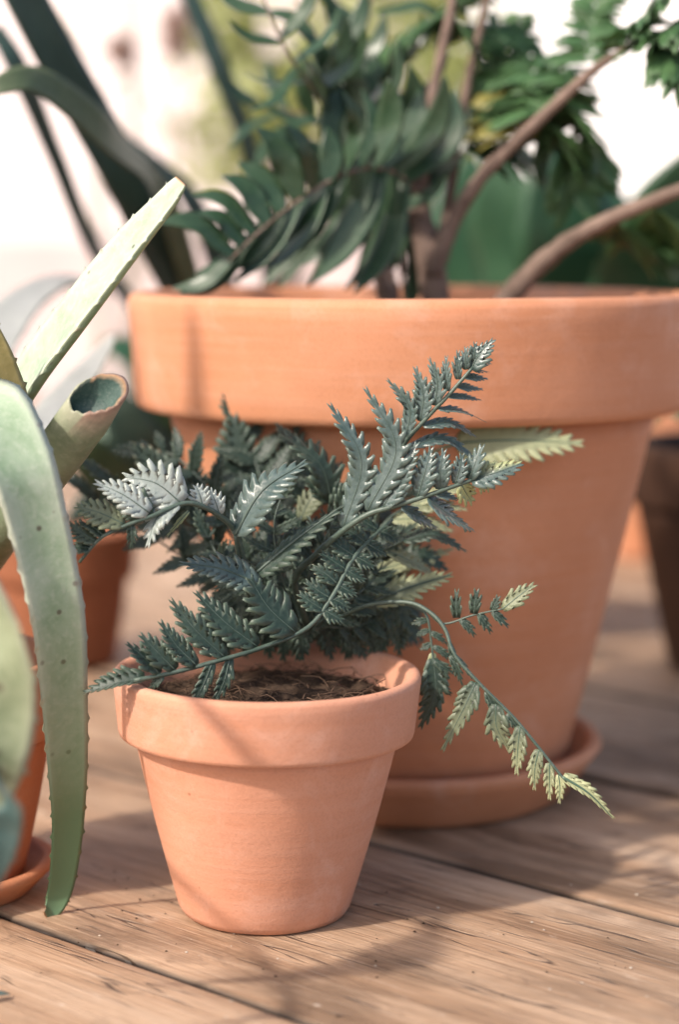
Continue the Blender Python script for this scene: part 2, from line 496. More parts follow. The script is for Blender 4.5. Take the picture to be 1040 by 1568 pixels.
# ------------------------------------------------------------------ deck and ground
ANG = R(-41.5)
U = V((math.cos(ANG), math.sin(ANG), 0))
W = V((-math.sin(ANG), math.cos(ANG), 0))
seams = [-0.65, -0.48, -0.31, -0.14, 0.03, 0.20, 0.334, 0.470, 0.6385, 0.792, 0.955, 1.12, 1.28, 1.45, 1.61, 1.78, 1.94, 2.11, 2.27, 2.44, 2.60, 2.77, 2.93, 3.10]
mb = MB()
plank = []
for i, (y0, y1) in enumerate(zip(seams, seams[1:])):
    pv = rng.random()
    wide = {0.6385: 0.0028, 0.792: 0.0032, 0.955: 0.0026}
    xs = []
    x = -2.6
    while x < 2.3:
        xs.append(x)
        x += 0.012 if 0.2 < y0 < 1.0 and -1.2 < x < 0.2 else 0.08
    rows = []
    y0 += wide.get(y0, 0.0009)
    y1 -= wide.get(y1, 0.0009)
    lift = rng.uniform(-0.0006, 0.0006)
    cup = rng.uniform(0.0004, 0.0014)
    n_y = 10
    for x in xs:
        a0 = 0.0011 * noise.noise(V((x * 9, i * 3.1, 0))) + 0.0006 * noise.noise(V((x * 60, i * 3.1, 5)))
        a1 = 0.0011 * noise.noise(V((x * 9, i * 3.1 + 7, 0))) + 0.0006 * noise.noise(V((x * 60, i * 3.1, 9)))
        ya, yb = y0 + max(a0, -0.0004), y1 - max(a1, -0.0004)
        r = []
        prof = [(ya, -0.022), (ya, -0.0022), (ya + 0.0006, -0.0007), (ya + 0.0024, 0.0)]
        for j in range(1, n_y):
            prof.append((ya + (yb - ya) * j / n_y, 0.0))
        prof += [(yb - 0.0024, 0.0), (yb - 0.0006, -0.0007), (yb, -0.0022), (yb, -0.022)]
        for (yy, zz) in prof:
            u = (yy - ya) / (yb - ya)
            z = zz + (lift - cup * (1 - (2 * u - 1) ** 2) if zz > -0.01 else 0)
            z += 0.0004 * noise.noise(V((x * 12, yy * 40, i))) if zz > -0.01 else 0
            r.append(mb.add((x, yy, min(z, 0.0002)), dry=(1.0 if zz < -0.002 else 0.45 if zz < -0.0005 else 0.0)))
            plank.append(pv)
        rows.append(r)
    for r0, r1 in zip(rows, rows[1:]):
        for j in range(len(r0) - 1):
            mb.face(r0[j], r1[j], r1[j + 1], r0[j + 1])
deck = mb.build('deck', M['wood'], plank=plank)
deck.rotation_euler = (0, 0, ANG)
deck['kind'] = 'structure'

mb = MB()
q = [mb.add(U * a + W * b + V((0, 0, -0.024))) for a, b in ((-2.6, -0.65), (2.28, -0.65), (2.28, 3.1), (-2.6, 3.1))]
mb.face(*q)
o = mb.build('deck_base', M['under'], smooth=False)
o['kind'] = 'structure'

mb = MB()
q = [mb.add(p) for p in ((-90, -60, -0.06), (90, -60, -0.06), (90, 200, -0.06), (-90, 200, -0.06))]
mb.face(*q)
o = mb.build('ground', M['paving'], smooth=False)
o['kind'] = 'structure'

# ------------------------------------------------------------------ house wall in the distance
t = thing('house_wall', 'pale cream plastered house wall, out of focus behind the plants', 'wall', (-1.2, 5.6, -0.06))
t.rotation_euler = (0, 0, R(-32))


def box(mb, x0, x1, y0, y1, z0, z1):
    q = [mb.add((x, y, z)) for x in (x0, x1) for y in (y0, y1) for z in (z0, z1)]
    for f in ((0, 1, 3, 2), (4, 6, 7, 5), (0, 4, 5, 1), (2, 3, 7, 6), (0, 2, 6, 4), (1, 5, 7, 3)):
        mb.face(*[q[i] for i in f])


mb = MB()
box(mb, -2.6, 1.62, 0, 0.25, 0.34, 3.0)
mb.build('upper_wall', M['plaster'], t, smooth=False)
mb = MB()
box(mb, -2.6, 1.64, -0.03, 0.25, 0, 0.338)
mb.build('plinth', M['plinth'], t, smooth=False)

t = thing('garden_wall', 'white rendered garden wall, out of focus at the upper right', 'wall', (0.12, 4.3, -0.06))
t.rotation_euler = (0, 0, R(-20))
mb = MB()
box(mb, 0.13, 3.2, 0, 0.2, 0, 1.9)
mb.build('wall_face', M['white'], t, smooth=False)
mb = MB()
box(mb, 0.11, 3.22, -0.03, 0.23, 1.902, 1.96)
mb.build('coping', M['plinth'], t, smooth=False)

# ------------------------------------------------------------------ pots
base_small = G(405, 1391)
pot_small = flowerpot('small pinkish terracotta flowerpot in front, holding the fern', base_small, 0.0343, 0.0525, 0.0735, 0.0583, 0.0604, 0.0975, 0.0052, M['terra'], tilt=(0, R(1.0), R(20)), seed=1.3)

d_big = 0.936
xb = (631 - 520) / F * d_big
saucer_big = saucer('wide orange saucer under the large flowerpot', (xb, d_big, 0), 0.078, 0.0935, 0.0265, 0.0075, M['terra_big'], 5.0)
pot_big = flowerpot('large orange terracotta flowerpot with a thick rim, behind the fern', (xb, d_big, 0.0078), 0.0745, 0.1165, 0.1800, 0.1315, 0.1350, 0.2325, 0.0105, M['terra_big'], seed=6.1)

aloe_base = V((-0.162, 0.775, 0))
saucer('worn saucer under the aloe pot, cut by the left edge', aloe_base, 0.036, 0.0455, 0.014, 0.006, M['terra_dull'], 9.0)
flowerpot('terracotta flowerpot half hidden behind the drooping aloe leaf', aloe_base + V((0, 0, 0.0066)), 0.033, 0.045, 0.062, 0.049, 0.0505, 0.092, 0.005, M['terra_dull'], seed=8.2)
flowerpot('blurred terracotta flowerpot, shade painted into its clay, behind the aloe, left of the fern', (-0.176, 1.22, 0), 0.034, 0.042, 0.056, 0.046, 0.048, 0.085, 0.005, M['terra_shade_tone'], seed=11.2)
flowerpot('blurred dark brown flowerpot at the right edge', (0.258, 1.20, 0), 0.052, 0.074, 0.105, 0.078, 0.080, 0.142, 0.007, M['brown'], seed=12.2)
flowerpot('blurred orange flowerpot peeping out right behind the large pot', (0.262, 1.66, 0), 0.05, 0.068, 0.10, 0.074, 0.076, 0.135, 0.006, M['terra_big'], seed=14.2)


def soil(label, c, r, seed, nf, fr):
    mb = MB()
    rings = [[mb.add((c.x, c.y, c.z + 0.004))]]
    for i in range(1, 25):
        rr = r * i / 24
        rings.append([])
        for j in range(72):
            a = 2 * math.pi * j / 72
            p = V((c.x + rr * math.cos(a), c.y + rr * math.sin(a), 0))
            z = c.z + 0.004 * (1 - (i / 24) ** 2) + r * 0.06 * noise.noise(p * 120 + V((seed, 0, 0))) + r * 0.035 * noise.noise(p * 420)
            rings[-1].append(mb.add((p.x, p.y, z)))
    for j in range(72):
        mb.face(rings[0][0], rings[1][j], rings[1][(j + 1) % 72])
    for r0, r1 in zip(rings[1:], rings[2:]):
        for j in range(72):
            k = (j + 1) % 72
            mb.face(r0[j], r1[j], r1[k], r0[k])
    mb.cur = 1
    for i in range(nf):
        a, rr = rng.uniform(0, 6.283), r * math.sqrt(rng.random()) * 0.96
        p = V((c.x + rr * math.cos(a), c.y + rr * math.sin(a), c.z + rng.uniform(0.001, 0.005)))
        L = rng.uniform(0.006, 0.016)
        b = rng.uniform(0, 6.283)
        d1 = V((math.cos(b), math.sin(b), rng.uniform(-0.1, 0.45)))
        d2 = V((math.cos(b + rng.uniform(-1.6, 1.6)), math.sin(b + rng.uniform(-1.6, 1.6)), rng.uniform(-0.7, 0.3)))
        pts = [p, p + d1 * L * 0.5, p + d1 * L * 0.5 + d2 * L * 0.5]
        if any((V((q.x - c.x, q.y - c.y, 0))).length > r * 0.98 for q in pts):
            continue
        pts = [V(q) for q in cr(pts, 6)]
        tube(mb, pts, [fr * rng.uniform(0.6, 1.2)] * 7, 4, cap=False)
    o = mb.build('potting_soil', [M['soil'], M['fibre']])
    return tag(o, label, 'soil', kind='stuff')


soil('dark fibrous potting soil in the small flowerpot', base_small + V((0.0016, 0, 0.0850)), 0.0525, 3.0, 420, 0.00022)
soil('dark soil in the large flowerpot', V((xb, d_big, 0.212)), 0.121, 6.0, 60, 0.0004)


# ------------------------------------------------------------------ fern
def pinna(mb, sm, A, Bm, B, wid, n, Nh, cut=0.55, tip=0.0, tip0=None, arch=0.06, fold=0.10, rad=0.00028, base_w=0.5, sides=(1, 1), tipside=None):
    """one serrated leaflet from A over Bm to B, lobes on both sides of a midrib"""
    L = (B - A).length
    if tip0 is None:
        tip0 = tip
    ctrl = [A, Bm + Nh * (L * arch), B]
    m = 6
    K = 2 * n * m
    c = [V(p) for p in cr(ctrl, 2 * n + 2)]
    ts = tangents(c)
    nn = len(c) - 1

    def at(t):
        u = max(0, min(1, t)) * nn
        k = min(int(u), nn - 1)
        return c[k].lerp(c[k + 1], u - k), ts[k].lerp(ts[k + 1], u - k)

    def env(t):
        return min(1.0, base_w + (1 - base_w) * t / 0.22) * (max(0.0, 1 - t ** 1.9)) ** 0.85
    half = wid * 0.5
    worn = rng.uniform(.3, .9) if rng.random() < .16 else 0.0
    twist = rng.uniform(-.5, .5)
    lob = L / n
    mid = []
    for i in range(n + 1):
        p, T = at(i / n)
        tp = tip0 + (tip - tip0) * (i / n)
        mid.append(mb.add(p, tip=tp))
    for si, s in enumerate((1, -1)):
        ws = sides[si]
        if ws <= 0:
            continue
        tb = tip if tipside is None else tipside[si]
        t0b = tip0 if tipside is None else tipside[si] * 0.7
        prev_n = None
        for i in range(n):
            t0, t1 = i / n, (i + 1) / n
            tm = (i + 0.5) / n
            e = env(tm) * ws * rng.uniform(0.82, 1.12)
            p0, T0 = at(t0)
            p1, T1 = at(t1)
            pm, Tm = at(tm)
            Tm, Sd, Nn = frame(Tm, Nh + Tm.cross(Nh) * (twist * tm))
            Sd = Sd * s
            hf = half * e
            sh = lob * (0.55 + 0.25 * rng.random()) + hf * 0.30
            up = Nn * (hf * fold)
            tp = t0b + (tb - t0b) * tm
            ci = cut
            n0 = prev_n if prev_n is not None else mb.add(p0 + Sd * hf * ci * 0.8 + Nn * hf * fold * 0.5, tip=tp * 0.6, edge=0.2)
            last = i == n - 1
            if last:
                ends = mid[n]
            n1 = mb.add(p1 + Sd * (half * env(t1) * ws * ci) + Tm * hf * 0.12 + Nn * (hf * fold * 0.2), tip=tp * 0.7, edge=0.15) if not last else mid[n]
            j = lambda a: rng.uniform(-a, a) * hf
            tipv = mb.add(pm + Sd * hf + Tm * sh + up * rng.uniform(-2.2, 1.6), tip=min(1, tp * 1.2), edge=0.7, dry=worn * (tm > .45) * rng.uniform(.3, 1))
            aw = lob * (0.66 if cut < .5 else 0.84)
            A0 = mb.add(pm + Sd * hf * 0.52 + Tm * (sh * 0.42 - aw * 0.92 + j(0.04)) + up * 0.4, tip=tp, edge=0.25)
            A1 = mb.add(pm + Sd * hf * 0.66 + Tm * (sh * 0.55 - aw * 0.95) + up * 0.2, tip=tp, edge=0.45)
            A2 = mb.add(pm + Sd * hf * 0.83 + Tm * (sh * 0.80 - aw * 0.55) + up * 0.3, tip=tp, edge=0.5)
            C0 = mb.add(pm + Sd * hf * 0.60 + Tm * (sh * 0.50 + aw * 0.62) + up * 0.3, tip=tp, edge=0.25)
            C1 = mb.add(pm + Sd * hf * 0.84 + Tm * (sh * 0.84 + aw * 0.50) + up * 0.2, tip=tp, edge=0.5)
            vm = mb.add(pm + Sd * hf * 0.42 + Tm * sh * 0.36 + Nn * (hf * 0.035 + lob * 0.02), tip=tp * 0.85)
            vt = mb.add(pm + Sd * hf * 0.76 + Tm * sh * 0.74 + Nn * (hf * 0.04) + up * 0.3, tip=tp, edge=0.2)
            fs = [(mid[i], n0, vm), (n0, A0, vm), (A0, A1, vt, vm), (A1, A2, vt), (A2, tipv, vt), (tipv, C1, vt), (C1, C0, vt), (C0, vm, vt), (C0, n1, vm), (mid[i], vm, mid[i + 1])]
            if not last:
                fs.append((n1, mid[i + 1], vm))
            for f in fs:
                if len(set(f)) < len(f):
                    continue
                mb.face(*(f if s < 0 else tuple(reversed(f))))
            prev_n = n1
    pts = [p + Nh * rad * 0.3 for p in c]
    tube(sm, pts, [rad * (1 - 0.75 * i / nn) for i in range(nn + 1)], 5, tip=tip * 0.3)


FN0 = V((0.05, -0.72, 0.69)).normalized()
ROOT = V((base_small.x + 0.004, base_small.y, 0.084))
fern = thing('fern_plant', 'dark blue-green fern with serrated fronds, growing in the small flowerpot', 'fern', ROOT)


def lerpx(a, b, t):
    return tuple(x + (y - x) * t for x, y in zip(a, b))


def frond(rach, pins, Nh=FN0, r0=2.6, r1=0.9, term=None, mat='fern', label=None, stem_tip=0.0):
    """rach: (px, py, depth) along the stem; pins: leaflets given by base and tip pixel, width, lobes, depth change"""
    mb, sm = MB(), MB()
    n = max(10, 5 * len(rach))
    rp = cr(rach, n)
    pts = [P(*q) for q in rp]
    k = rach[0][2] / F
    tube(sm, pts, [(r0 + (r1 - r0) * i / n) * k for i in range(n + 1)], 8, tip=stem_tip)
    for q in list(pins) + ([term] if term else []):
        q = dict(q)
        bx, by = q['b']
        best = min(rp, key=lambda s: (s[0] - bx) ** 2 + (s[1] - by) ** 2)
        d = best[2]
        tx, ty = q['t']
        dd = q.get('dd', 0.0)
        A = P(bx, by, d)
        Bq = P(tx, ty, d + dd)
        if 'm' in q:
            mm = P(q['m'][0], q['m'][1], d + q.get('dm', dd * 0.4))
        else:
            L = math.hypot(tx - bx, ty - by)
            bend = q.get('bend', rng.uniform(-0.05, 0.05))
            mx, my = (bx + tx) / 2 - (ty - by) * bend, (by + ty) / 2 + (tx - bx) * bend
            mm = P(mx, my, d + dd * 0.45)
        nh = q.get('N', Nh)
        nh = (V(nh) + V((rng.uniform(-.12, .12), rng.uniform(-.12, .12), rng.uniform(-.12, .12)))).normalized()
        pinna(mb, sm, A, mm, Bq, q['w'] * 1.22 * d / F, q.get('n', 6), nh, q.get('cut', 0.52), q.get('tip', 0.0), q.get('tip0'), q.get('arch', 0.05), q.get('fold', 0.1), q.get('rad', 0.00028), q.get('bw', 0.5), q.get('sides', (1, 1)), q.get('ts'))
    o = mb.build('frond', M[mat], fern, ROOT, thick=0.0001)
    s = sm.build('stem', M['stem'], o)
    for v in s.data.vertices:
        v.co -= ROOT
    if label:
        o['label'] = label
    return o


def q(b, t, w, n=6, **k):
    return dict(b=b, t=t, w=w, n=n, **k)


# F1, the long frond over the rim at the front left
NF1 = V((0.10, -0.78, 0.62)).normalized()
frond([(600, 795, .765), (545, 850, .752), (510, 912, .742), (470, 962, .735), (400, 992, .728), (340, 1010, .722), (265, 1030, .717), (205, 1042, .714)],
      [q((452, 968), (384, 888), 82, 7, cut=.2, bend=-.08), q((394, 990), (302, 910), 54, 9, bend=-.05), q((345, 1007), (264, 921), 44, 9, bend=-.05), q((301, 1019), (247, 955), 40, 7, bend=-.06),
       q((268, 1026), (217, 974), 40, 6), q((244, 1032), (196, 987), 36, 6), q((250, 1036), (229, 1054), 15, 4), q((325, 1014), (292, 1082), 25, 6, dd=-.004, N=(.3, -.9, .2)), q((352, 1006), (325, 1080), 23, 6, dd=-.004, N=(.3, -.9, .2)),
       q((496, 934), (460, 910), 34, 5), q((496, 934), (524, 950), 30, 5), q((506, 916), (470, 892), 34, 5), q((506, 916), (534, 932), 30, 5), q((517, 894), (481, 870), 34, 5), q((517, 894), (545, 910), 30, 5), q((530, 872), (494, 848), 34, 5), q((530, 872), (558, 888), 30, 5), q((544, 852), (508, 828), 34, 5), q((544, 852), (572, 868), 30, 5), q((562, 832), (526, 808), 34, 5), q((562, 832), (590, 848), 30, 5), q((580, 812), (544, 788), 34, 5), q((580, 812), (608, 828), 30, 5)],
      NF1, 3.6, 3.4, term=q((222, 1038), (131, 1060), 44, 8, cut=.55, bw=.9, sides=(1, .35)), label='long frond reaching left over the pot rim')
# F2, the pale frond in the middle
NF2 = V((-0.15, -0.85, 0.50)).normalized()
frond([(470, 955, .775), (452, 888, .762), (482, 851, .755), (521, 816, .748), (563, 788, .744), (605, 775, .742), (660, 757, .741), (728, 733, .742)],
      [q((526, 808), (507, 622), 48, 12, m=(556, 710), cut=.3), q((563, 782), (561, 597), 48, 12, m=(607, 690), cut=.3), q((605, 768), (638, 680), 40, 8, cut=.35), q((640, 761), (660, 688), 40, 7), q((675, 749), (680, 692), 38, 6),
       q((698, 741), (708, 698), 32, 5), q((719, 734), (737, 686), 30, 4), q((585, 780), (621, 712), 40, 7),
       q((655, 763), (724, 811), 48, 8, dd=.008, N=(.2, -.6, .75), bend=.06), q((615, 777), (668, 808), 24, 6, dd=.012), q((668, 758), (703, 764), 16, 5, dd=.006), q((707, 742), (723, 768), 40, 4, tip=.9, dd=.006), q((735, 731), (750, 748), 34, 4, tip=.8, dd=.004)],
      NF2, 6.5, 3.0, term=q((722, 735), (797, 710), 44, 7, cut=.6, bw=.9, ts=(.0, .8)), mat='fern_grey', label='silvery frond with a thick pale stem')
# F3, upright frond at the top right
NF3 = V((-0.30, -0.85, 0.42)).normalized()
frond([(560, 880, .778), (585, 760, .765), (616, 685, .757), (651, 643, .754), (688, 604, .752), (725, 562, .752)],
      [q((622, 671), (595, 583), 28, 9, m=(629, 625)), q((644, 645), (637, 565), 34, 8, m=(650, 607)), q((666, 621), (659, 552), 26, 7, m=(671, 585)), q((686, 599), (684, 549), 20, 5), q((702, 581), (702, 541), 18, 4), q((715, 566), (714, 534), 20, 4), q((726, 553), (728, 527), 20, 4),
       q((732, 553), (751, 556), 15, 4, dd=.006), q((722, 564), (747, 569), 14, 4, dd=.008), q((711, 577), (746, 580), 15, 5, dd=.008), q((699, 591), (738, 596), 15, 6, dd=.01), q((686, 607), (735, 612), 15, 7, dd=.01), q((671, 626), (742, 645), 22, 8, dd=.01, N=(-.1, -.6, .8)),
       q((648, 652), (727, 667), 26, 8, m=(690, 651), dd=.008, N=(-.1, -.6, .8)), q((628, 684), (729, 702), 28, 8, m=(680, 676), dd=.006, N=(-.1, -.6, .8))],
      NF3, 4.6, 2.6, term=q((722, 566), (754, 521), 38, 6, cut=.7, bw=.8, sides=(1, .6)), mat='fern_grey', label='upright frond pointing to the upper right')
# F4, pale yellow frond to the right
frond([(560, 800, .80), (630, 712, .815), (700, 678, .82)], [], V((0, -.95, .3)), 2.6, 2.0,
      term=q((700, 678), (889, 679), 88, 11, cut=.35, tip=.75, tip0=.55, bw=.7, m=(790, 676), rad=.0006), stem_tip=.6, label='pale yellow green frond tip')
# F5, frond arching left
NF5 = V((-.05, -.62, .78)).normalized()
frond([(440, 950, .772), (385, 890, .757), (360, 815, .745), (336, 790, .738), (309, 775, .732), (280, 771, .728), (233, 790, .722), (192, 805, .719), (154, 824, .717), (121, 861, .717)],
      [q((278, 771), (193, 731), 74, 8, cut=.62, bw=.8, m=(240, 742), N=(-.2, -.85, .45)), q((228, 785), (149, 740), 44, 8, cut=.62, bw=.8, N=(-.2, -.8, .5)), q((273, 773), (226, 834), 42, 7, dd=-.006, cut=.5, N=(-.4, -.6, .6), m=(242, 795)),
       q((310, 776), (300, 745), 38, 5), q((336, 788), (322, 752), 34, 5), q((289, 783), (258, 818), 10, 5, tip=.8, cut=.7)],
      NF5, 5.5, 2.2, mat='fern_sunlit_tone', label='grey frond arching left, lightened in colour as if sunlit')
frond([(232, 790, .7225), (192, 806, .7195), (154, 825, .7175), (121, 862, .7175)],
      [q((233, 786), (168, 791), 50, 7, cut=.6, N=(.1, -.95, .1), m=(200, 772)), q((190, 803), (120, 776), 50, 7, cut=.6, N=(-.1, -.7, .7), tip=.25), q((146, 829), (107, 803), 38, 6, cut=.6, tip=.1), q((139, 840), (110, 836), 28, 5, cut=.6), q((200, 803), (201, 836), 18, 4, N=(0, -1, .1)), q((160, 822), (125, 800), 26, 5, cut=.6)],
      NF5, 2.6, 1.4, label='dark broad leaflets at the left end of the arching frond')
# F6, leaf rising in the middle left
frond([(385, 930, .765), (366, 860, .75), (360, 820, .742)], [], V((-.25, -.75, .6)), 3.0, 2.6,
      term=q((360, 820), (466, 709), 76, 10, cut=.22, bw=.6, m=(404, 757), dd=.006, rad=.0007), mat='fern_grey', label='grey leaf rising with deep rounded lobes')
# F7, leaf pointing left
frond([(450, 960, .77), (425, 920, .752), (396, 893, .742)], [], V((0, -.8, .6)), 3.0, 2.6,
      term=q((398, 895), (281, 863), 54, 10, cut=.6, bw=.7, m=(340, 874), dd=-.006, rad=.0005), mat='fern_grey', label='grey leaf pointing left above the soil')
# F8, leaf rising to the centre
frond([(450, 955, .772), (400, 905, .755), (392, 878, .748)], [], V((-.2, -.7, .68)), 2.6, 2.6,
      term=q((392, 878), (528, 772), 54, 11, cut=.4, bw=.8, m=(452, 834), rad=.0007, sides=(1, .5)), label='leaf rising diagonally in the centre')
# F9 .. F11, right hand side dark and yellow leaves
NR = V((.15, -.6, .78)).normalized()
frond([(520, 930, .78), (560, 860, .775), (620, 826, .775)], [q((560, 862), (640, 800), 34, 8, dd=.01), q((590, 842), (668, 880), 34, 8, tip=.5, dd=.02)], NR, 2.6, 2, term=q((618, 827), (712, 843), 36, 9, m=(665, 822)), label='dark leaf pointing right')
frond([(520, 940, .785), (570, 880, .79), (610, 862, .795)], [q((580, 875), (690, 842), 46, 8, tip=.8, tip0=.5, dd=.01)], NR, 2.6, 2, term=q((605, 865), (684, 872), 40, 9, m=(645, 852)))
frond([(500, 950, .778), (540, 930, .775), (572, 920, .775)], [], V((.1, -.75, .65)), 3.0, 2.6, term=q((570, 921), (689, 881), 52, 10, cut=.4, m=(630, 902), ts=(.65, .8), rad=.0006), stem_tip=.3, label='yellow green leaf low on the right')
frond([(520, 900, .782), (590, 800, .79), (640, 770, .795)], [q((600, 795), (690, 812), 40, 8, tip=.6), q((630, 775), (712, 780), 36, 7, tip=.7, tip0=.3)], NR, 2.4, 1.6, term=q((640, 770), (720, 748), 34, 7, tip=.6))
# F12, frond hanging over the right side of the pot
ND = V((-.15, -.85, .5)).normalized()
frond([(500, 955, .775), (560, 928, .765), (620, 922, .758), (655, 935, .754), (681, 962, .750), (697, 1003, .746), (735, 1047, .742), (790, 1102, .738), (840, 1163, .734), (868, 1198, .732)],
      [q((729, 1045), (679, 1147), 36, 9, tip=.35, tip0=0, m=(712, 1085)), q((760, 1078), (780, 1147), 38, 6, cut=.6, bend=.12, tip=.45, tip0=0), q((797, 1112), (792, 1183), 28, 6, cut=.6, tip=.7, tip0=.05), q((826, 1148), (819, 1207), 24, 6, tip=.8, tip0=.15), q((842, 1168), (842, 1222), 20, 5, tip=.85, tip0=.3), q((856, 1186), (857, 1228), 18, 5, tip=.8),
       q((697, 1003), (722, 1036), 12, 4, N=(.6, -.7, .2)), q((689, 985), (700, 1025), 12, 4), q((745, 1058), (765, 1096), 16, 4), q((778, 1092), (798, 1124), 16, 4), q((690, 1004), (708, 1048), 14, 5)],
      ND, 4.0, 2.0, term=q((862, 1190), (938, 1251), 26, 8, cut=.7, bw=.9, sides=(.5, 1), tip=.85, rad=.0006), label='long frond hanging right with yellow tips')
frond([(655, 936, .7545), (680, 955, .752), (725, 942, .750), (772, 932, .748)],
      [q((700, 946), (700, 908), 20, 3, cut=.8), q((726, 940), (730, 906), 20, 3, cut=.8), q((754, 935), (763, 915), 16, 3, cut=.8), q((706, 948), (726, 971), 16, 3, cut=.8), q((735, 940), (751, 966), 16, 3, cut=.8), q((755, 936), (777, 957), 16, 3, cut=.8)],
      ND, 1.9, 1.4, term=q((770, 933), (816, 897), 30, 5, cut=.7, tip=.35), label='thin side stem with small oval leaflets')
frond([(620, 924, .760), (652, 940, .758), (661, 985, .757), (664, 1020, .756)],
      [q((655, 950), (632, 955), 12, 4), q((658, 965), (640, 972), 12, 4), q((660, 985), (645, 994), 12, 4), q((660, 968), (684, 985), 12, 4), q((663, 990), (692, 1010), 14, 4), q((664, 1010), (694, 1030), 16, 4), q((663, 1000), (655, 1075), 22, 7, tip=.8, dd=.004), q((662, 1035), (690, 1062), 18, 5)],
      V((.2, -.9, .3)), 2.4, 1.6, term=q((664, 1008), (645, 1112), 46, 9, cut=.55, m=(666, 1060)), label='dark leaf hanging beside the pot rim')


frond([(470, 955, .785), (500, 850, .782), (508, 770, .782)], [q((506, 790), (540, 735), 30, 6), q((505, 770), (470, 735), 26, 5)], V((.2, -.8, .5)), 2.4, 2.2, term=q((507, 765), (438, 668), 62, 7, cut=.35, m=(490, 715)), label='dark deeply cut leaf above the centre')
frond([(440, 950, .785), (450, 850, .79), (462, 790, .79)], [], V((-.2, -.8, .5)), 2.2, 2.0, term=q((460, 795), (508, 742), 40, 7, tip=.25, m=(478, 765)))
frond([(440, 950, .80), (390, 840, .82), (370, 760, .83)], [q((385, 800), (330, 740), 54, 6), q((376, 780), (440, 700), 60, 7)], V((0, -.85, .5)), 2.4, 2.0, term=q((371, 762), (358, 640), 80, 8, cut=.6))
frond([(440, 950, .80), (420, 830, .82), (425, 750, .83)], [q((424, 780), (480, 690), 60, 7), q((424, 760), (395, 700), 44, 6)], V((0, -.85, .5)), 2.4, 2.0, term=q((425, 755), (455, 655), 64, 7, cut=.6))
frond([(450, 950, .80), (330, 790, .815), (290, 760, .82)], [q((320, 785), (250, 740), 50, 7), q((300, 770), (300, 715), 44, 6)], V((0, -.85, .5)), 2.4, 2.0, term=q((292, 762), (205, 685), 60, 8, cut=.6))
frond([(480, 950, .80), (560, 760, .83), (590, 680, .84)], [q((580, 700), (640, 610), 56, 7), q((572, 720), (530, 640), 54, 7)], V((0, -.85, .5)), 2.4, 2.0, term=q((589, 684), (612, 590), 60, 7, cut=.6), mat='fern_grey')

# low fronds hiding the back rim and the soil behind
for (pts, t0, w0) in (([(480, 965, .775), (500, 930, .782), (530, 915, .79)], (610, 925), 40), ([(470, 965, .775), (480, 920, .79), (470, 890, .80)], (430, 985), 44), ([(480, 965, .775), (540, 940, .80), (570, 940, .81)], (640, 985), 46),
                      ([(480, 965, .775), (500, 940, .785), (520, 950, .79)], (560, 1005), 40), ([(460, 965, .775), (440, 930, .79), (420, 930, .80)], (350, 985), 44), ([(480, 965, .78), (500, 900, .80), (530, 880, .81)], (620, 905), 50),
                      ([(470, 965, .775), (440, 900, .785), (400, 890, .80)], (320, 930), 46), ([(480, 965, .775), (490, 920, .79), (495, 930, .795)], (500, 1000), 40), ([(460, 965, .78), (430, 910, .80), (400, 920, .815)], (300, 960), 46), ([(480, 965, .78), (530, 900, .805), (560, 900, .82)], (650, 950), 46)):
    e = pts[-1]
    frond(pts, [q((lerpx(pts[1], e, .5)[0], lerpx(pts[1], e, .5)[1]), (e[0] + (t0[0] - e[0]) * .5 + 30, e[1] - 34), w0 * .7, 6), q((e[0], e[1]), (e[0] + (t0[0] - e[0]) * .4 - 20, e[1] + 38), w0 * .7, 6)], V((0, -.85, .5)), 2.6, 2.0, term=q((e[0], e[1]), t0, w0, 8))

for i in range(14):
    x = 335 + i * 21 + rng.uniform(-8, 8)
    frond([(475 + (x - 475) * .2, 960, .776), (475 + (x - 475) * .7, 905, .783), (x, 928, .79)], [q((x, 925), (x - 34, 985), 30, 6), q((x, 925), (x + 34, 980), 30, 6)], V((0, -.9, .4)), 2.2, 1.8, term=q((x, 926), (x + rng.uniform(-14, 14), 1010 - abs(x - 470) * .06), 44, 8))

# back and inner fronds, softer, giving the crown its depth
def auto_frond(rach, Lp, n, Nh, wr=0.44, tip=0.0, mat='fern', cut=.5, r0=2.4, droop=0.0):
    pins = []
    Lp *= 1.35
    rp = cr(rach, 40)
    for i in range(n):
        t = 0.22 + 0.66 * i / (n - 1)
        a, b = rp[int(t * 40)], rp[min(40, int(t * 40) + 2)]
        dx, dy = b[0] - a[0], b[1] - a[1]
        l = math.hypot(dx, dy) or 1
        dx, dy = dx / l, dy / l
        L = Lp * (0.55 + 0.45 * math.sin(math.pi * min(1, t * 1.15))) * (1 - 0.55 * max(0, t - .55) / .45)
        for s in (1, -1):
            an = R(rng.uniform(48, 62)) * s
            ex, ey = dx * math.cos(an) - dy * math.sin(an), dx * math.sin(an) + dy * math.cos(an)
            pins.append(q((a[0], a[1]), (a[0] + ex * L, a[1] + ey * L + droop * L), L * wr, max(4, int(L / 8)), dd=rng.uniform(-.006, .006), tip=tip, cut=cut))
    e = rp[-1]
    e0 = rp[34]
    l = math.hypot(e[0] - e0[0], e[1] - e0[1]) or 1
    term = q((e0[0], e0[1]), (e[0] + (e[0] - e0[0]) / l * Lp * .5, e[1] + (e[1] - e0[1]) / l * Lp * .5), Lp * .45, 6, tip=tip)
    return frond(rach, pins, Nh, r0, 1.0, term=term, mat=mat)


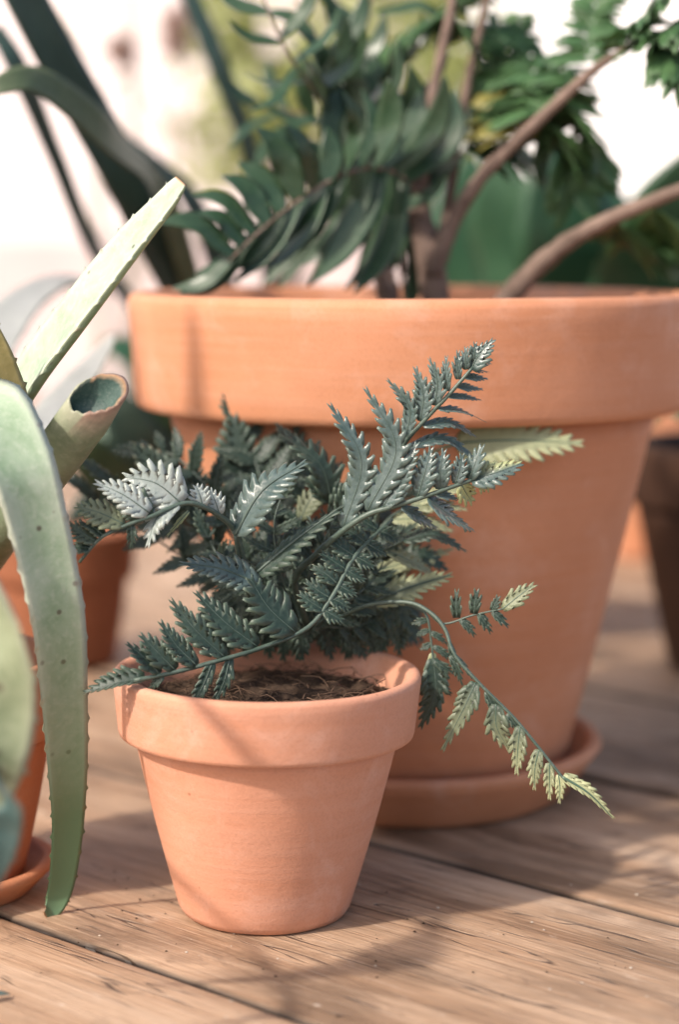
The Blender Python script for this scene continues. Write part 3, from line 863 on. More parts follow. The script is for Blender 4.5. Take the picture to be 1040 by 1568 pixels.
auto_frond([(480, 950, .79), (520, 780, .82), (548, 660, .84), (542, 590, .845)], 52, 6, V((0, -.8, .6)))
auto_frond([(490, 950, .79), (560, 780, .82), (600, 600, .845), (632, 510, .85)], 46, 7, V((-.3, -.7, .6)))
auto_frond([(460, 950, .79), (420, 800, .81), (385, 690, .83), (362, 640, .835)], 58, 6, V((0, -.8, .6)))
auto_frond([(450, 950, .79), (420, 760, .83), (440, 660, .85), (400, 638, .855)], 34, 6, V((0, -.7, .7)), mat='fern_grey')
auto_frond([(470, 950, .785), (470, 820, .79), (480, 720, .80), (445, 672, .80)], 44, 6, V((.2, -.8, .55)))
auto_frond([(450, 950, .785), (350, 790, .80), (270, 700, .82), (205, 690, .83)], 46, 7, V((0, -.75, .65)))
auto_frond([(440, 950, .785), (330, 830, .80), (240, 790, .82), (140, 715, .83)], 42, 7, V((0, -.75, .65)))
auto_frond([(430, 955, .785), (320, 880, .80), (200, 800, .825), (112, 740, .83)], 40, 7, V((0, -.75, .65)))
auto_frond([(500, 950, .79), (560, 860, .81), (600, 740, .83), (640, 620, .84)], 52, 6, V((0, -.75, .65)))
auto_frond([(500, 950, .79), (580, 850, .82), (660, 700, .84), (720, 600, .845)], 44, 7, V((0, -.7, .7)), mat='fern_grey')
auto_frond([(500, 955, .79), (560, 900, .81), (620, 850, .83), (668, 830, .84)], 44, 6, V((0, -.7, .7)), tip=.5)
auto_frond([(480, 955, .775), (470, 890, .765), (500, 820, .762), (530, 760, .765)], 40, 6, V((.1, -.8, .6)))
auto_frond([(470, 955, .775), (430, 880, .768), (420, 800, .768), (440, 740, .772)], 38, 6, V((.1, -.8, .6)))
auto_frond([(460, 955, .775), (400, 900, .77), (340, 860, .775), (310, 800, .785)], 36, 6, V((.1, -.8, .6)))
auto_frond([(480, 960, .775), (520, 930, .772), (570, 890, .775), (600, 830, .785)], 40, 6, V((.1, -.8, .6)))
auto_frond([(490, 960, .78), (540, 960, .785), (580, 950, .79), (610, 975, .80)], 30, 6, V((.1, -.8, .6)))
auto_frond([(470, 960, .78), (450, 900, .80), (440, 840, .82), (430, 780, .83)], 46, 6, V((0, -.8, .6)))
auto_frond([(480, 960, .78), (510, 880, .80), (540, 820, .82), (560, 740, .83)], 46, 6, V((0, -.8, .6)))
auto_frond([(450, 960, .78), (390, 910, .79), (330, 880, .805), (290, 850, .815)], 40, 6, V((0, -.8, .6)))
auto_frond([(450, 960, .78), (370, 850, .80), (330, 760, .82), (290, 730, .83)], 40, 6, V((0, -.8, .6)))


# ------------------------------------------------------------------ aloe
def blade(mb, ctrl, Nh, thick=0.3, conc=0.35, spine=0.0, spine_every=0.012, rings=70, dry_tip=0.0, edge=0.5, two=False, dry0=0.0, tip_end=1.0, seg=9, cap=False, wave=0.0, tipfun=None):
    """fleshy leaf along ctrl = (px, py, depth, full width in px); concave upper face, rounded lower face"""
    c = cr(ctrl, rings)
    pts = [P(a, b, d) for a, b, d, _ in c]
    wid = [max(0.0004, ww * d / F) for _, _, d, ww in c]
    ts = tangents(pts)
    allr = []
    acc, nexts = 0.0, spine_every * rng.uniform(.3, 1)
    for i, (p, T, ww) in enumerate(zip(pts, ts, wid)):
        nh = Nh if not isinstance(Nh, (list,)) else (Nh[0] + (Nh[1] - Nh[0]) * (i / rings))
        T, Sd, Nn = frame(T, nh)
        if i:
            acc += (pts[i] - pts[i - 1]).length
        sp = 0.0
        if spine > 0 and acc >= nexts:
            sp = spine * rng.uniform(.7, 1.2)
            nexts = acc + spine_every * rng.uniform(.75, 1.25)
        hw = ww / 2
        dr = 0.0
        u = i / rings
        if dry_tip and u > 1 - dry_tip:
            dr = min(1, (u - 1 + dry_tip) / dry_tip * 1.6)
        tv = tipfun(u) if tipfun else 0.0
        ring = []
        wv = wave * hw * noise.noise(V((u * 9, 1.7, hw * 10)))
        for j in range(seg + 1):              # upper face, side -1 .. +1
            s = -1 + 2 * j / seg
            z = -conc * hw * thick * (1 - s * s) + wv
            x = s * (hw + (sp if abs(s) > .99 else 0))
            ring.append(mb.add(p + Sd * x + Nn * z + (T * sp * .5 if abs(s) > .99 else V((0, 0, 0))), edge=edge if abs(s) > .99 else (edge * .25 if abs(s) > .75 else 0), dry=max(dr, .5 if sp and abs(s) > .99 and rng.random() < .15 else 0), tip=tv))
        for j in range(1, seg):               # lower face back
            s = 1 - 2 * j / seg
            z = -hw * 2 * thick * (1 - s * s) ** 0.6
            ring.append(mb.add(p + Sd * s * hw + Nn * (z + wv), dry=dr, tip=tv))
        allr.append(ring)
    m = len(allr[0])
    for r0, r1 in zip(allr, allr[1:]):
        for j in range(m):
            mb.cur = (1 if two and j >= seg else 0)
            mb.face(r0[j], r0[(j + 1) % m], r1[(j + 1) % m], r1[j])
    mb.cur = 0
    mb.face(*allr[-1])
    mb.face(*reversed(allr[0]))


aloe = thing('aloe_plant', 'aloe with thick toothed leaves in the pot at the left edge', 'aloe', aloe_base + V((0, 0, 0.085)))
AO = aloe.location.copy()


def aloe_leaf(ctrl, Nh, mats, label, **k):
    mb = MB()
    blade(mb, ctrl, V(Nh).normalized() if not isinstance(Nh, list) else [V(x).normalized() for x in Nh], two=len(mats) > 1, **k)
    o = mb.build('leaf', [M[x] for x in mats], aloe, AO)
    if label:
        o['label'] = label
    return o


def edge_on(a, b):
    n = (P(*b) - P(*a)).cross(sdir).normalized()
    return n if n.y < 0 else -n


# A: straight pale leaf with the cut tip
aloe_leaf([(-80, 900, .81, 110), (-50, 720, .79, 110), (30, 580, .765, 106), (110, 474, .75, 98), (185, 380, .742, 84), (246, 312, .738, 60), (266, 288, .737, 46), (276, 276, .737, 34)],
          (-.46, -.58, .67), ['aloe_pale', 'aloe_green'], 'straight pale leaf with a dry cut tip', thick=.30, conc=.4, spine=.0016, spine_every=.0105, rings=150, dry_tip=.03, edge=.6)
# C: big leaf drooping to the deck
aloe_leaf([(-110, 840, .80, 120), (-100, 640, .75, 130), (-30, 610, .715, 130), (28, 700, .70, 112), (58, 800, .70, 100), (88, 940, .705, 90), (98, 1060, .715, 78), (104, 1180, .725, 66), (104, 1260, .735, 54), (97, 1335, .742, 46), (89, 1372, .745, 40), (80, 1393, .744, 30), (70, 1404, .741, 16)],
          [(.30, -.70, .70), (.42, -.9, .05)], ['aloe_pale', 'aloe_green'], 'broad leaf drooping to touch the deck', thick=.16, conc=.9, spine=.0007, spine_every=.010, rings=190, dry_tip=.02, edge=.7, wave=.05, tipfun=lambda u: max(0, min(1, (u - .38) / .28)))
# D: tan leaf
aloe_leaf([(-60, 900, .79, 80), (-10, 760, .76, 76), (8, 640, .745, 76), (-4, 560, .74, 58), (-16, 500, .738, 26), (-20, 470, .737, 6)],
          (.25, -.9, .3), ['aloe_tan'], 'tan coloured withered leaf', thick=.2, spine=.001, spine_every=.012, rings=90, edge=.4)
# E, F: near blurred leaves at the left edge
aloe_leaf([(-120, 860, .78, 110), (-90, 760, .66, 110), (-44, 860, .61, 130), (-8, 1000, .60, 134), (-6, 1100, .605, 126), (-16, 1180, .61, 104), (-38, 1260, .62, 64), (-60, 1310, .63, 12)],
          [edge_on((-100, 780, .68), (-30, 880, .61)), (.35, -.95, 0)], ['aloe_grey'], 'pale out of focus leaf closest to the camera', thick=.2, conc=.9, spine=.0016, spine_every=.016, rings=90, edge=.7)
aloe_leaf([(-140, 1000, .76, 90), (-70, 1120, .64, 90), (-5, 1215, .585, 74), (2, 1280, .585, 60), (-10, 1340, .59, 36), (-25, 1380, .595, 6)],
          [edge_on((-140, 1000, .76), (-30, 1180, .60)), (.45, -.9, .1)], ['aloe_teal'], 'dull teal leaf low at the left edge', thick=.2, conc=.8, spine=.0012, spine_every=.016, rings=60, edge=.5)
# G, H: blurred leaves behind
aloe_leaf([(-110, 890, .83, 70), (-30, 740, .87, 84), (60, 650, .90, 84), (120, 580, .93, 64), (160, 530, .95, 30), (172, 512, .955, 6)],
          (-.35, -.5, .8), ['aloe_silver', 'aloe_deep'], 'blurred silvery leaf behind the cut one', thick=.32, spine=.001, spine_every=.02, rings=60, edge=.3)
aloe_leaf([(-120, 880, .84, 60), (-60, 640, .92, 80), (0, 500, .98, 90), (60, 440, 1.02, 70), (120, 425, 1.05, 50), (170, 450, 1.07, 10)],
          (-.2, -.6, .8), ['aloe_silver', 'aloe_grey'], 'blurred pale leaf arching at the back', thick=.25, spine=.001, spine_every=.02, rings=60, edge=.3)

# tall unseen aloe leaves, added beyond the frame to shade the large rim
for xyz, wd, nh in (([(-.162, .775, .09), (-.20, .79, .18), (-.245, .775, .30), (-.275, .765, .40), (-.285, .76, .44)], (.034, .032, .026, .016, .003), (-.3, -.7, .6)),
                    ([(-.162, .775, .09), (-.185, .77, .19), (-.215, .735, .31), (-.235, .715, .40), (-.242, .71, .43)], (.034, .030, .024, .014, .003), (-.3, -.7, .6)),
                    ([(-.162, .775, .09), (-.21, .82, .19), (-.275, .83, .30), (-.33, .835, .37), (-.345, .835, .385)], (.034, .032, .026, .014, .003), (-.3, -.7, .6))):
    ctrl = []
    for p, ww in zip(xyz, wd):
        rel = V(p) - V((0, 0, H))
        dep = rel.dot(FWD)
        ctrl.append((520 + F * rel.x / dep, 784 - F * rel.dot(UPC) / dep, p[1], ww / p[1] * F))
    aloe_leaf(ctrl, nh, ['aloe_green'], None, thick=.3, conc=.5, spine=.001, spine_every=.012, rings=70, edge=.5)

# B: leaf cut off short, hollow at the end
mb = MB()
seg = 44
rings = []
stations = [(-60, 900, .80, 34, 24, .0), (10, 800, .765, 34, 26, .0), (70, 722, .745, 36, 27, .0), (96, 685, .735, 40, 28, .25), (122, 650, .728, 44, 32, .6), (149, 608, .722, 48, 35, 1.0)]
for px, py, d, e1, e2, tw in stations:
    ring = []
    ax = V((0.80, -0.0, -0.60)) * (1 - tw) + V((0.985, 0, 0.16)) * tw      # long axis of the section (right / up)
    ay = V((0.25, 0.5, 0.35)) * (1 - tw) + V((0.15, 0.35, 0.82)) * tw
    c0 = P(px, py, d)
    k = d / F
    for j in range(seg):
        a = 2 * math.pi * j / seg
        last = px == 149
        rag = (0.9 + 7.5 * max(0, noise.noise(V((math.cos(a) * 2.6, math.sin(a) * 2.6, 4.0))))) if last else 0
        dr = 0.0
        if last:
            dr = 1.0 if (math.cos(a) > -0.35) else 0.15
        elif px == 122:
            dr = 0.3 * max(0, noise.noise(V((math.cos(a) * 3, math.sin(a) * 3, 1.0)))) * (math.cos(a) > 0)
        pos = c0 + ax.normalized() * (e1 * k * math.cos(a)) + ay.normalized() * (e2 * k * math.sin(a) * (1.05 if math.sin(a) > 0 else 0.9))
        pos += V((0.25, -0.35, 0.9)) * (rag * k) + V((0, 0, 0.0006 * noise.noise(pos * 300)))
        ring.append(mb.add(pos, dry=dr, edge=0.4 if last else 0))
    rings.append(ring)
for r0, r1 in zip(rings, rings[1:]):
    for j in range(seg):
        mb.face(r0[j], r0[(j + 1) % seg], r1[(j + 1) % seg], r1[j])
mb.face(*reversed(rings[0]))
cen = sum((mb.v[i] for i in rings[-1]), V()) / seg
down = (P(96, 685, .735) - P(149, 607, .722))
# dry curled lip, then the dark hollow
lip = [mb.add(mb.v[i].lerp(cen, .09) + V((0, -.0006, .0010 * noise.noise(mb.v[i] * 400) + .0004)), dry=mb.a['dry'][i]) for i in rings[-1]]
prev = lip
for j in range(seg):
    mb.face(rings[-1][j], rings[-1][(j + 1) % seg], lip[(j + 1) % seg], lip[j])
mb.cur = 1
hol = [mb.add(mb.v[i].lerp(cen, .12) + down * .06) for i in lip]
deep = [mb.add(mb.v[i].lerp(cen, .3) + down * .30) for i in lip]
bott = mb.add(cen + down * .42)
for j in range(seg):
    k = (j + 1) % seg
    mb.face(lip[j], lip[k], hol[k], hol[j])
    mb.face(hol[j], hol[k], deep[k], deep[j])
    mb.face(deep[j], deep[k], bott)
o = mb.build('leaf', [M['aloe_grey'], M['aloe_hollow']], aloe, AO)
o['label'] = 'short leaf cut off hollow with a brown curled lip'


# ------------------------------------------------------------------ plants in and behind the large pot
def strap_set(name, label, cat, root, leaves, mat, part='leaf', thick=.12, group=None):
    t = thing(name, label, cat, root, group)
    for ctrl, Nh, m in leaves:
        mb = MB()
        blade(mb, ctrl, V(Nh).normalized(), thick=thick, conc=.8, rings=40, edge=.15, seg=6)
        mb.build(part, M[m or mat], t, root)
    return t


# woody shrub
rt = P(665, 462, .955)
rt.z = 0.213
shrub = thing('woody_shrub', 'woody shrub with bare brown branches and feathery leaves in the large flowerpot', 'shrub', rt)


def branch(ctrl, name='branch', mat='bark', jit=.06):
    mb = MB()
    c = cr(ctrl, 34)
    tube(mb, [P(a, b, d) for a, b, d, _ in c], [ww * .40 * d / F * (1 + .18 * noise.noise(V((i * .5, ww, 2)))) for i, (_, _, d, ww) in enumerate(c)], 10, jitter=jit)
    return mb.build(name, M[mat], shrub, rt)


branch([(668, 500, .955, 50), (664, 430, .955, 56), (652, 370, .955, 52), (640, 310, .957, 44), (650, 220, .96, 26), (668, 120, .962, 22), (690, 20, .965, 18), (700, -60, .965, 14)], 'trunk')
branch([(662, 420, .952, 44), (690, 350, .948, 32), (740, 268, .942, 28), (830, 180, .935, 24), (915, 103, .93, 18), (985, 64, .925, 12), (1050, 40, .92, 8)])
branch([(672, 400, .958, 30), (688, 310, .962, 22), (704, 200, .966, 20), (722, 100, .968, 17), (745, 0, .97, 14), (752, -60, .97, 12)])
branch([(740, 505, .95, 40), (792, 440, .945, 42), (860, 378, .935, 36), (940, 333, .925, 30), (1045, 290, .915, 26), (1120, 265, .91, 22)])
branch([(600, 500, .95, 40), (590, 430, .95, 44), (570, 380, .955, 34), (590, 330, .96, 24)], jit=.04)


def feather(ctrl, n, L, wd, mat='feather', tip=0.0, Nh=V((0, -.6, .8)), name='leaf_spray', droop=.25):
    mb = MB()
    c = cr(ctrl, 40)
    pts = [P(a, b, d) for a, b, d in c]
    tube(mb, pts, [.0007 * (1 - .6 * i / 40) for i in range(41)], 5)
    n = int(n * 2.4)
    L *= 1.25
    wd *= .8
    for i in range(n):
        t = .1 + .88 * i / (n - 1)
        k = int(t * 39)
        T = (pts[k + 1] - pts[k]).normalized()
        for s in (1, -1):
            T2, Sd, Nn = frame(T, Nh)
            d = (Sd * s * .85 + T2 * .6 + V((0, 0, -droop)) + V((rng.uniform(-.25, .25), rng.uniform(-.4, .4), rng.uniform(-.25, .25)))).normalized()
            Lk = L * (1 - .4 * t) * rng.uniform(.8, 1.15)
            A = pts[k]
            _, s2, n2 = frame(d, Nn + V((rng.uniform(-.4, .4), rng.uniform(-.4, .4), 0)))
            w2 = wd * rng.uniform(.8, 1.2)
            prev = None
            for u, ww in ((0, .15), (.25, .85), (.5, 1), (.75, .7), (1, .05)):
                p = A + d * Lk * u + V((0, 0, -1)) * Lk * .15 * u * u
                tv = tip * rng.uniform(.6, 1)
                e = [mb.add(p + s2 * w2 * ww * .5 + n2 * w2 * ww * .12, tip=tv), mb.add(p, tip=tv), mb.add(p - s2 * w2 * ww * .5 + n2 * w2 * ww * .12, tip=tv)]
                if prev:
                    mb.face(prev[0], e[0], e[1], prev[1])
                    mb.face(prev[1], e[1], e[2], prev[2])
                prev = e
    return mb.build(name, M[mat], shrub, rt, thick=.0002)


for k, (ctrl, n, L, wd, tp) in enumerate([
        ([(830, 180, .935), (800, 150, .95), (760, 150, .97), (700, 190, .98)], 14, .022, .008, 0),
        ([(840, 172, .935), (850, 130, .95), (800, 100, .97), (740, 110, .98)], 14, .022, .008, 0),
        ([(860, 155, .935), (880, 180, .95), (900, 220, .96), (905, 270, .96)], 12, .022, .008, 0),
        ([(830, 180, .935), (850, 210, .955), (870, 250, .96), (880, 300, .96)], 12, .022, .009, 0),
        ([(880, 135, .935), (860, 110, .96), (820, 90, .98), (770, 85, 1.0)], 12, .02, .008, 0),
        ([(800, 205, .937), (780, 190, .95), (770, 165, .96), (790, 150, .96)], 5, .022, .014, .9),
        ([(985, 64, .925), (1010, 50, .90), (1035, 40, .89), (1070, 40, .88)], 10, .016, .007, 0),
        ([(960, 78, .925), (975, 40, .91), (1000, 10, .90), (1030, -20, .89)], 12, .016, .007, 0),
        ([(1000, 60, .92), (1030, 80, .90), (1045, 100, .89), (1060, 120, .89)], 8, .018, .007, 0),
        ([(745, 0, .97), (720, -10, .98), (690, 10, .99), (660, 40, 1.0)], 10, .02, .008, 0),
        ([(700, 230, .966), (740, 220, .98), (790, 230, .99), (830, 260, 1.0)], 12, .02, .008, 0),
        ([(722, 100, .968), (760, 140, .99), (800, 160, 1.0), (850, 150, 1.01)], 12, .02, .008, 0),
        ([(690, 20, .965), (640, 40, .98), (600, 80, .99), (580, 130, 1.0)], 11, .02, .008, 0),
        ([(690, 20, .965), (720, 50, .98), (770, 40, .99), (820, 60, 1.0)], 11, .02, .008, 0),
        ([(650, 220, .96), (610, 190, .98), (570, 200, .99), (540, 230, 1.0)], 11, .018, .008, 0),
        ([(940, 333, .925), (960, 360, .95), (1000, 380, .97), (1040, 380, .98)], 12, .022, .009, 0),
        ([(1000, 310, .92), (1010, 350, .95), (1040, 370, .97), (1080, 350, .98)], 12, .022, .009, 0),
        ([(915, 103, .93), (900, 60, .95), (910, 20, .96), (930, -20, .97)], 11, .018, .007, 0),
        ([(880, 135, .933), (850, 150, .95), (830, 190, .96), (835, 240, .97)], 12, .02, .008, 0),
        ([(722, 100, .968), (760, 90, .98), (790, 60, .99), (800, 20, 1.0)], 9, .014, .006, 0),
]):
    feather(ctrl, n, L, wd, tip=tp)

# palm in the large pot
pr = P(560, 462, .93)
pr.z = 0.213
palm = thing('palm_plant', 'palm with dark curved leaflets over the left half of the large flowerpot', 'palm', pr)


def palm_frond(rach, leaflets, Nh=V((0, -.6, .8)), rw=7):
    mb = MB()
    c = cr(rach, 30)
    tube(mb, [P(a, b, d) for a, b, d in c], [rw * .5 * d / F * (1 - .5 * i / 30) for i, (a, b, d) in enumerate(c)], 7)
    o = mb.build('frond_stem', M['bark'], palm, pr)
    for ctrl, nh in leaflets:
        m2 = MB()
        blade(m2, [(a, b, d, ww * 1.05) for a, b, d, ww in ctrl], V(nh).normalized(), thick=.07, conc=1.2, rings=26, edge=.2, seg=6)
        m2.build('leaflet', M['palm'], o, pr)
    return o


def lf(b, t, d0, d1, wd, bend=.12, nh=(0, -.7, .7)):
    mx, my = (b[0] + t[0]) / 2 - (t[1] - b[1]) * bend, (b[1] + t[1]) / 2 + (t[0] - b[0]) * bend
    wd *= rng.uniform(.8, 1.15)
    d1 += rng.uniform(-.02, .02)
    nh = tuple(a + rng.uniform(-.3, .3) for a in nh)
    dm = (d0 + d1) / 2
    return ([(b[0], b[1], d0, wd * .4), ((b[0] + mx) / 2, (b[1] + my) / 2, (d0 + dm) / 2, wd * .92), (mx, my, dm, wd), ((mx + t[0]) / 2 + (mx - (b[0] + t[0]) / 2) * .3, (my + t[1]) / 2 + (my - (b[1] + t[1]) / 2) * .3, (dm + d1) / 2, wd * .78), (t[0], t[1], d1, wd * .1)], nh)


def auto_palm(rach, n, up, down, wd, Nh=V((0, -.7, .7))):
    """leaflets every few pixels; up / down give the leaflet vector at the start and end of the stem"""
    rp = cr(rach, 60)
    lv = []
    for i in range(n):
        t = .12 + .86 * i / (n - 1)
        b = rp[int(t * 60)]
        for (v0, v1, bend) in (up, down):
            vx, vy = v0[0] + (v1[0] - v0[0]) * t, v0[1] + (v1[1] - v0[1]) * t
            k = rng.uniform(.8, 1.15)
            dd = rng.uniform(-.02, .012)
            lv.append(lf((b[0], b[1]), (b[0] + vx * k + rng.uniform(-14, 14), b[1] + vy * k + rng.uniform(-10, 10)), b[2], b[2] + dd, wd * rng.uniform(.75, 1.1), bend + rng.uniform(-.05, .05)))
    return palm_frond(rach, lv, Nh)


auto_palm([(650, 300, .945), (600, 262, .925), (540, 262, .912), (470, 298, .90), (400, 352, .89), (350, 400, .885)], 14, ((110, -150), (-130, -60), .14), ((-70, 200), (-120, 60), -.08), 40)
auto_palm([(640, 330, .96), (600, 250, .955), (545, 235, .95), (500, 250, .945)], 6, ((110, -150), (-40, -190), .16), ((10, 200), (-110, 190), -.08), 36)
palm_frond([(600, 420, .95), (560, 300, .965), (500, 170, .95), (440, 80, .93), (400, -10, .92)],
           [lf((500, 170), (440, 60), .95, .93, 34, .1), lf((480, 140), (560, 40), .945, .93, 30, .14), lf((520, 200), (600, 60), .955, .94, 30, .14), lf((470, 125), (370, 110), .94, .93, 24, -.1), lf((455, 100), (380, 170), .935, .92, 22, -.14), lf((450, 95), (520, 10), .935, .93, 28, .12),
            lf((430, 65), (350, 30), .93, .92, 24, -.12), lf((430, 60), (480, -30), .93, .92, 26, .1), lf((510, 185), (400, 150), .95, .94, 22, -.14), lf((415, 20), (330, -20), .925, .92, 26, -.1), lf((545, 260), (430, 190), .96, .95, 26, -.12), lf((490, 155), (530, 20), .947, .935, 26, .08)])
palm_frond([(620, 420, .96), (600, 260, .985), (570, 120, 1.0), (560, 20, 1.0), (600, -40, 1.0)],
           [lf((570, 120), (650, 20), 1.0, .99, 30, .14), lf((580, 160), (690, 80), 1.0, .99, 30, .16), lf((565, 80), (500, -10), 1.0, .99, 28, -.12), lf((590, 200), (500, 110), 1.0, .99, 28, -.14), lf((575, 20), (690, 60), 1.0, .98, 24, -.28), lf((600, 230), (720, 150), .99, .98, 30, .14), lf((562, 40), (480, -40), 1.0, 1.0, 28, -.12)])

palm_frond([(590, 450, .94), (560, 330, .95), (535, 200, .955), (500, 90, .955), (450, 0, .95)],
           [lf((540, 220), (470, 90), .955, .95, 30, .12), lf((520, 140), (450, 40), .955, .95, 28, .1), lf((535, 200), (610, 60), .955, .945, 30, .16), lf((500, 90), (560, -20), .955, .95, 28, .12), lf((480, 50), (400, 20), .95, .95, 24, .12), lf((550, 280), (660, 200), .95, .94, 30, .18), lf((545, 260), (430, 230), .95, .94, 28, .16), lf((515, 120), (590, 20), .955, .95, 26, .14), lf((555, 310), (690, 260), .95, .94, 30, .18), lf((540, 240), (640, 130), .95, .945, 30, .18)])
palm_frond([(620, 450, .97), (600, 340, .99), (560, 240, 1.01), (470, 180, 1.02), (380, 160, 1.02)],
           [lf((560, 240), (500, 340), 1.01, 1.0, 28, .1), lf((520, 210), (440, 290), 1.01, 1.0, 28, .1), lf((470, 180), (390, 260), 1.02, 1.01, 26, .1), lf((430, 170), (350, 230), 1.02, 1.01, 24, .1), lf((530, 215), (540, 100), 1.01, 1.0, 26, -.1), lf((480, 185), (470, 80), 1.02, 1.01, 26, -.1), lf((440, 170), (410, 90), 1.02, 1.02, 24, -.1), lf((400, 162), (340, 110), 1.02, 1.02, 22, -.1)])

# broad-leaved plant behind the large pot, in a pot of its own
bx = V((0.10, 1.30, 0))
flowerpot('hidden flowerpot of the broad leaves, close behind the large pot', bx, 0.045, 0.058, 0.085, 0.063, 0.065, 0.118, 0.006, M['terra_dull'], seed=21.0)
strap_set('broad_leaf_plant', 'plant with broad deep green leaves standing behind the large flowerpot', 'houseplant', bx + V((0, 0, .09)),
          [([(760, 700, 1.29, 20), (770, 520, 1.26, 60), (780, 400, 1.24, 150), (770, 310, 1.23, 130), (755, 230, 1.23, 20)], (-.6, -.75, .3), None),
           ([(780, 700, 1.29, 20), (850, 520, 1.24, 70), (870, 400, 1.20, 170), (862, 290, 1.19, 130), (850, 200, 1.19, 16)], (.15, -.9, .4), None),
           ([(800, 700, 1.29, 20), (900, 540, 1.22, 60), (985, 420, 1.17, 150), (1040, 320, 1.14, 150), (1100, 200, 1.12, 20)], (.3, -.8, .5), None),
           ([(790, 700, 1.29, 20), (860, 560, 1.27, 70), (940, 470, 1.25, 150), (1010, 420, 1.24, 150), (1090, 400, 1.24, 20)], (.1, -.7, .7), 'feather'),
           ([(740, 700, 1.29, 20), (720, 540, 1.30, 70), (730, 420, 1.30, 140), (720, 330, 1.30, 130), (720, 240, 1.30, 20)], (-.1, -.9, .4), None),
           ([(800, 700, 1.29, 20), (900, 560, 1.30, 70), (930, 430, 1.31, 150), (920, 330, 1.31, 110), (890, 260, 1.31, 16)], (.1, -.9, .4), None),
           ([(820, 720, 1.28, 20), (960, 640, 1.24, 60), (1030, 600, 1.22, 110), (1080, 620, 1.2, 110), (1120, 660, 1.2, 16)], (.2, -.7, .7), None)],
          'broad', thick=.04)

# dark strap leaves on the left, in a pot behind
sx = V((-0.02, 1.27, 0))
flowerpot('hidden flowerpot of the strap leaves, left behind the large pot', sx, 0.04, 0.052, 0.08, 0.057, 0.059, 0.11, 0.006, M['terra_dull'], seed=24.0)
strap_set('strap_leaf_plant', 'plant with long dark strap leaves crossing the upper left', 'houseplant', sx + V((0, 0, .09)),
          [([(440, 760, 1.27, 40), (350, 580, 1.17, 70), (262, 410, 1.09, 72), (190, 270, 1.05, 72), (100, 110, 1.02, 70), (30, -20, 1.0, 64), (0, -80, 1.0, 50)], (.3, -.9, .3), None),
           ([(440, 760, 1.27, 20), (330, 540, 1.15, 34), (250, 300, 1.05, 46), (180, 222, .98, 56), (120, 165, .95, 56), (55, 122, .93, 46), (5, 128, .92, 34), (-30, 150, .92, 8)], (.3, -.9, .35), 'strap_olive'),
           ([(430, 770, 1.28, 16), (280, 560, 1.22, 26), (155, 400, 1.17, 26), (85, 240, 1.13, 30), (30, 110, 1.1, 36), (-10, 40, 1.1, 26)], (.2, -.8, .5), None),
           ([(440, 760, 1.28, 16), (380, 560, 1.25, 34), (310, 340, 1.2, 40), (240, 250, 1.18, 24), (150, 185, 1.16, 14)], (.2, -.8, .5), None),
           ([(450, 760, 1.28, 16), (420, 480, 1.25, 26), (390, 260, 1.22, 30), (335, 100, 1.2, 34), (285, -20, 1.2, 30)], (.2, -.9, .4), None),
           ([(420, 780, 1.28, 16), (330, 700, 1.26, 50), (240, 640, 1.25, 60), (175, 650, 1.24, 50), (130, 720, 1.24, 10)], (0, -.7, .7), 'broad'),
           ([(400, 800, 1.27, 16), (300, 760, 1.18, 70), (230, 700, 1.15, 84), (190, 640, 1.14, 70), (165, 580, 1.14, 12)], (.1, -1, .1), None),
           ([(400, 800, 1.27, 16), (320, 740, 1.2, 60), (265, 680, 1.17, 64), (230, 600, 1.16, 50), (205, 530, 1.16, 10)], (.2, -1, .1), 'palm'),
           ([(400, 800, 1.27, 16), (290, 790, 1.2, 50), (210, 760, 1.15, 84), (140, 700, 1.12, 70), (90, 650, 1.12, 12)], (.0, -1, .15), 'palm'),
           ([(400, 810, 1.27, 16), (300, 800, 1.2, 60), (220, 770, 1.15, 74), (150, 770, 1.13, 60), (100, 800, 1.12, 10)], (.0, -1, .1), None),
           ([(420, 780, 1.28, 16), (330, 660, 1.3, 50), (230, 560, 1.3, 60), (170, 530, 1.3, 40), (140, 560, 1.3, 8)], (0, -.7, .7), 'broad')],
          'strap', thick=.07)



# shrubs further back
def bush(label, c, rx, rz, n, size, seed):
    t = thing('bush', label, 'bush', (c.x, c.y, -.06), 'bushes in the background')
    r = random.Random(seed)
    mb = MB()
    org = V((c.x, c.y, -.06))
    for i in range(7):
        a = r.uniform(0, 6.28)
        e = c + V((math.cos(a) * rx * .6, math.sin(a) * rx * .6, r.uniform(-.2, .7) * rz))
        pts = [V(p) for p in cr([org + V((r.uniform(-.03, .03), r.uniform(-.03, .03), 0)), org.lerp(e, .5) + V((0, 0, .05)), e], 10)]
        tube(mb, pts, [.008 * (1 - .8 * k / 10) for k in range(11)], 6)
    mb.build('stem', M['bark'], t, org)
    mb = MB()
    cl = []
    for i in range(26):
        while True:
            p = V((r.uniform(-1, 1), r.uniform(-1, 1), r.uniform(-1, 1)))
            if p.length < 1:
                break
        cl.append(c + V((p.x * rx, p.y * rx, p.z * rz)))
    for i in range(n):
        k = r.choice(cl)
        p = k + V((r.gauss(0, 1) * rx * .2, r.gauss(0, 1) * rx * .2, r.gauss(0, 1) * rz * .2))
        d = V((r.uniform(-1, 1), r.uniform(-1, 1), r.uniform(-.6, .8))).normalized()
        _, s2, n2 = frame(d, V((r.uniform(-1, 1), r.uniform(-1, 1), r.uniform(.1, 1))))
        L, ww = size * r.uniform(.7, 1.3), size * .32
        a = mb.add(p)
        b = mb.add(p + d * L * .5 + s2 * ww + n2 * ww * .2)
        e = mb.add(p + d * L + V((0, 0, -.1 * L)))
        f = mb.add(p + d * L * .5 - s2 * ww + n2 * ww * .2)
        mb.face(a, b, e, f)
    mb.build('foliage', M['bush'], t, org)
    return t


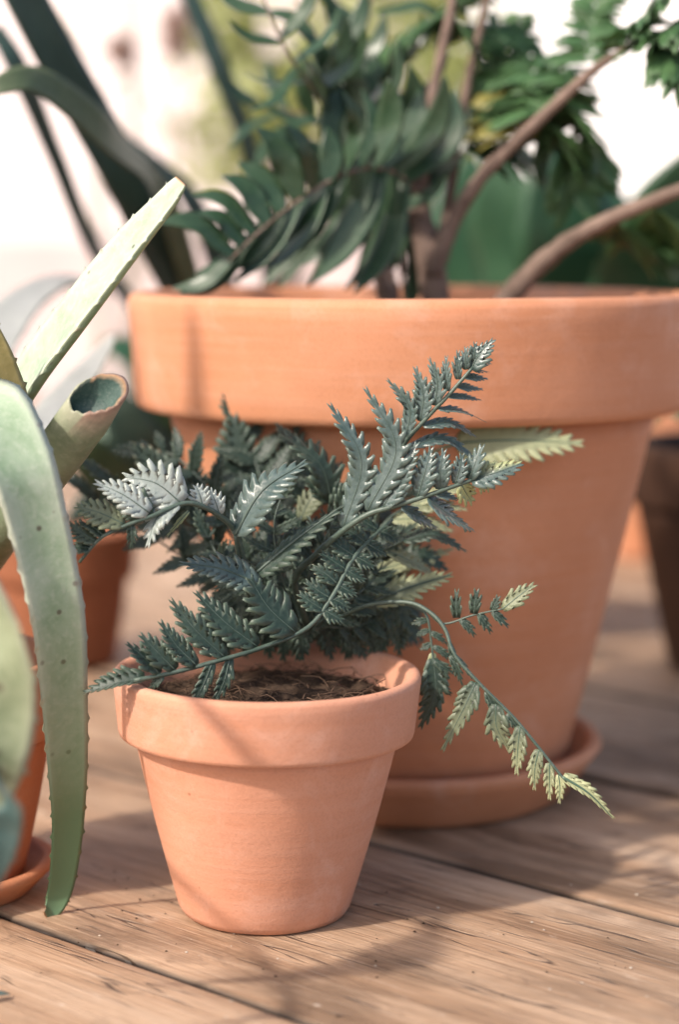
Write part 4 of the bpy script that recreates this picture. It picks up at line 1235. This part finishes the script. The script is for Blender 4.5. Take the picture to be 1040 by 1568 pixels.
bush('blurred olive bush seen through the gaps left of the woody branches', V((-0.07, 2.9, .50)), .15, .2, 420, .05, 3)
bush('blurred yellow green bush between the woody branches', V((0.13, 3.2, .50)), .17, .22, 420, .05, 4)

# dry stalks far behind on the left
sr = V((-0.22, 2.0, -.06))
t = thing('dry_stalk_plant', 'blurred pale dry stalks in front of the cream wall, upper left', 'plant', sr)
for ctrl, wd in (([(150, 640, 2.0), (150, 300, 2.0), (135, 150, 2.0), (100, -20, 2.0)], 20), ([(190, 640, 2.02), (200, 300, 2.02), (203, 100, 2.02), (200, -30, 2.02)], 22), ([(150, 400, 1.98), (145, 170, 1.98), (175, 130, 1.98), (215, 105, 1.98)], 12), ([(190, 500, 2.0), (260, 240, 2.0), (225, 140, 2.0)], 12), ([(200, 560, 2.0), (300, 340, 2.0), (270, 190, 2.0), (280, 100, 2.0)], 12)):
    mb = MB()
    c = cr(ctrl, 20)
    tube(mb, [P(*p) for p in c], [wd * .5 * 2 / F * (1 - .3 * i / 20) for i in range(21)], 7)
    mb.build('stalk', M['dry'], t, sr)
for px, py in ((185, 78), (268, 30), (268, 70)):
    mb = MB()
    for i in range(60):
        a = V((rng.gauss(0, 1), rng.gauss(0, 1), rng.gauss(0, 1))).normalized()
        b = a.orthogonal().normalized()
        p = P(px, py, 2.0)
        mb.face(mb.add(p), mb.add(p + a * .012 + b * .005), mb.add(p + a * .022), mb.add(p + a * .012 - b * .005))
    mb.build('seed_head', M['dryhead'], t, sr)

mb = MB()
for i in range(150):
    p = G(rng.uniform(60, 1000), rng.uniform(1300, 1560)) if i < 80 else base_small + V((rng.gauss(0, .06), rng.gauss(0, .05), 0))
    p.z = .0004
    r = rng.uniform(.0002, .00065)
    vv = [mb.add(p + V((math.cos(a) * r * rng.uniform(.6, 1.6), math.sin(a) * r * rng.uniform(.6, 1.3), 0))) for a in (0, 1.2, 2.5, 3.7, 5)]
    tp = mb.add(p + V((0, 0, r * .8)))
    mb.cur = 0 if rng.random() < .6 else 1
    for j in range(5):
        mb.face(vv[j], vv[(j + 1) % 5], tp)
tag(mb.build('crumbs', [M['soil'], M['dry']]), 'specks of soil and dry plant bits scattered over the deck', 'crumbs', kind='stuff')

# small teal leaf lying on the deck at the lower left corner
mb = MB()
blade(mb, [(-30, 1538, .655, 6), (-14, 1532, .658, 16), (2, 1530, .66, 14), (15, 1532, .661, 3)], V((0, -.2, 1)), thick=.06, conc=.6, rings=16, edge=.2, seg=6)
mn = min(v.z for v in mb.v)
for v in mb.v:
    v.z += .0006 - mn
o = mb.build('fallen_leaf', M['aloe_teal'])
tag(o, 'small teal leaf lying on the deck in the lower left corner', 'leaf')
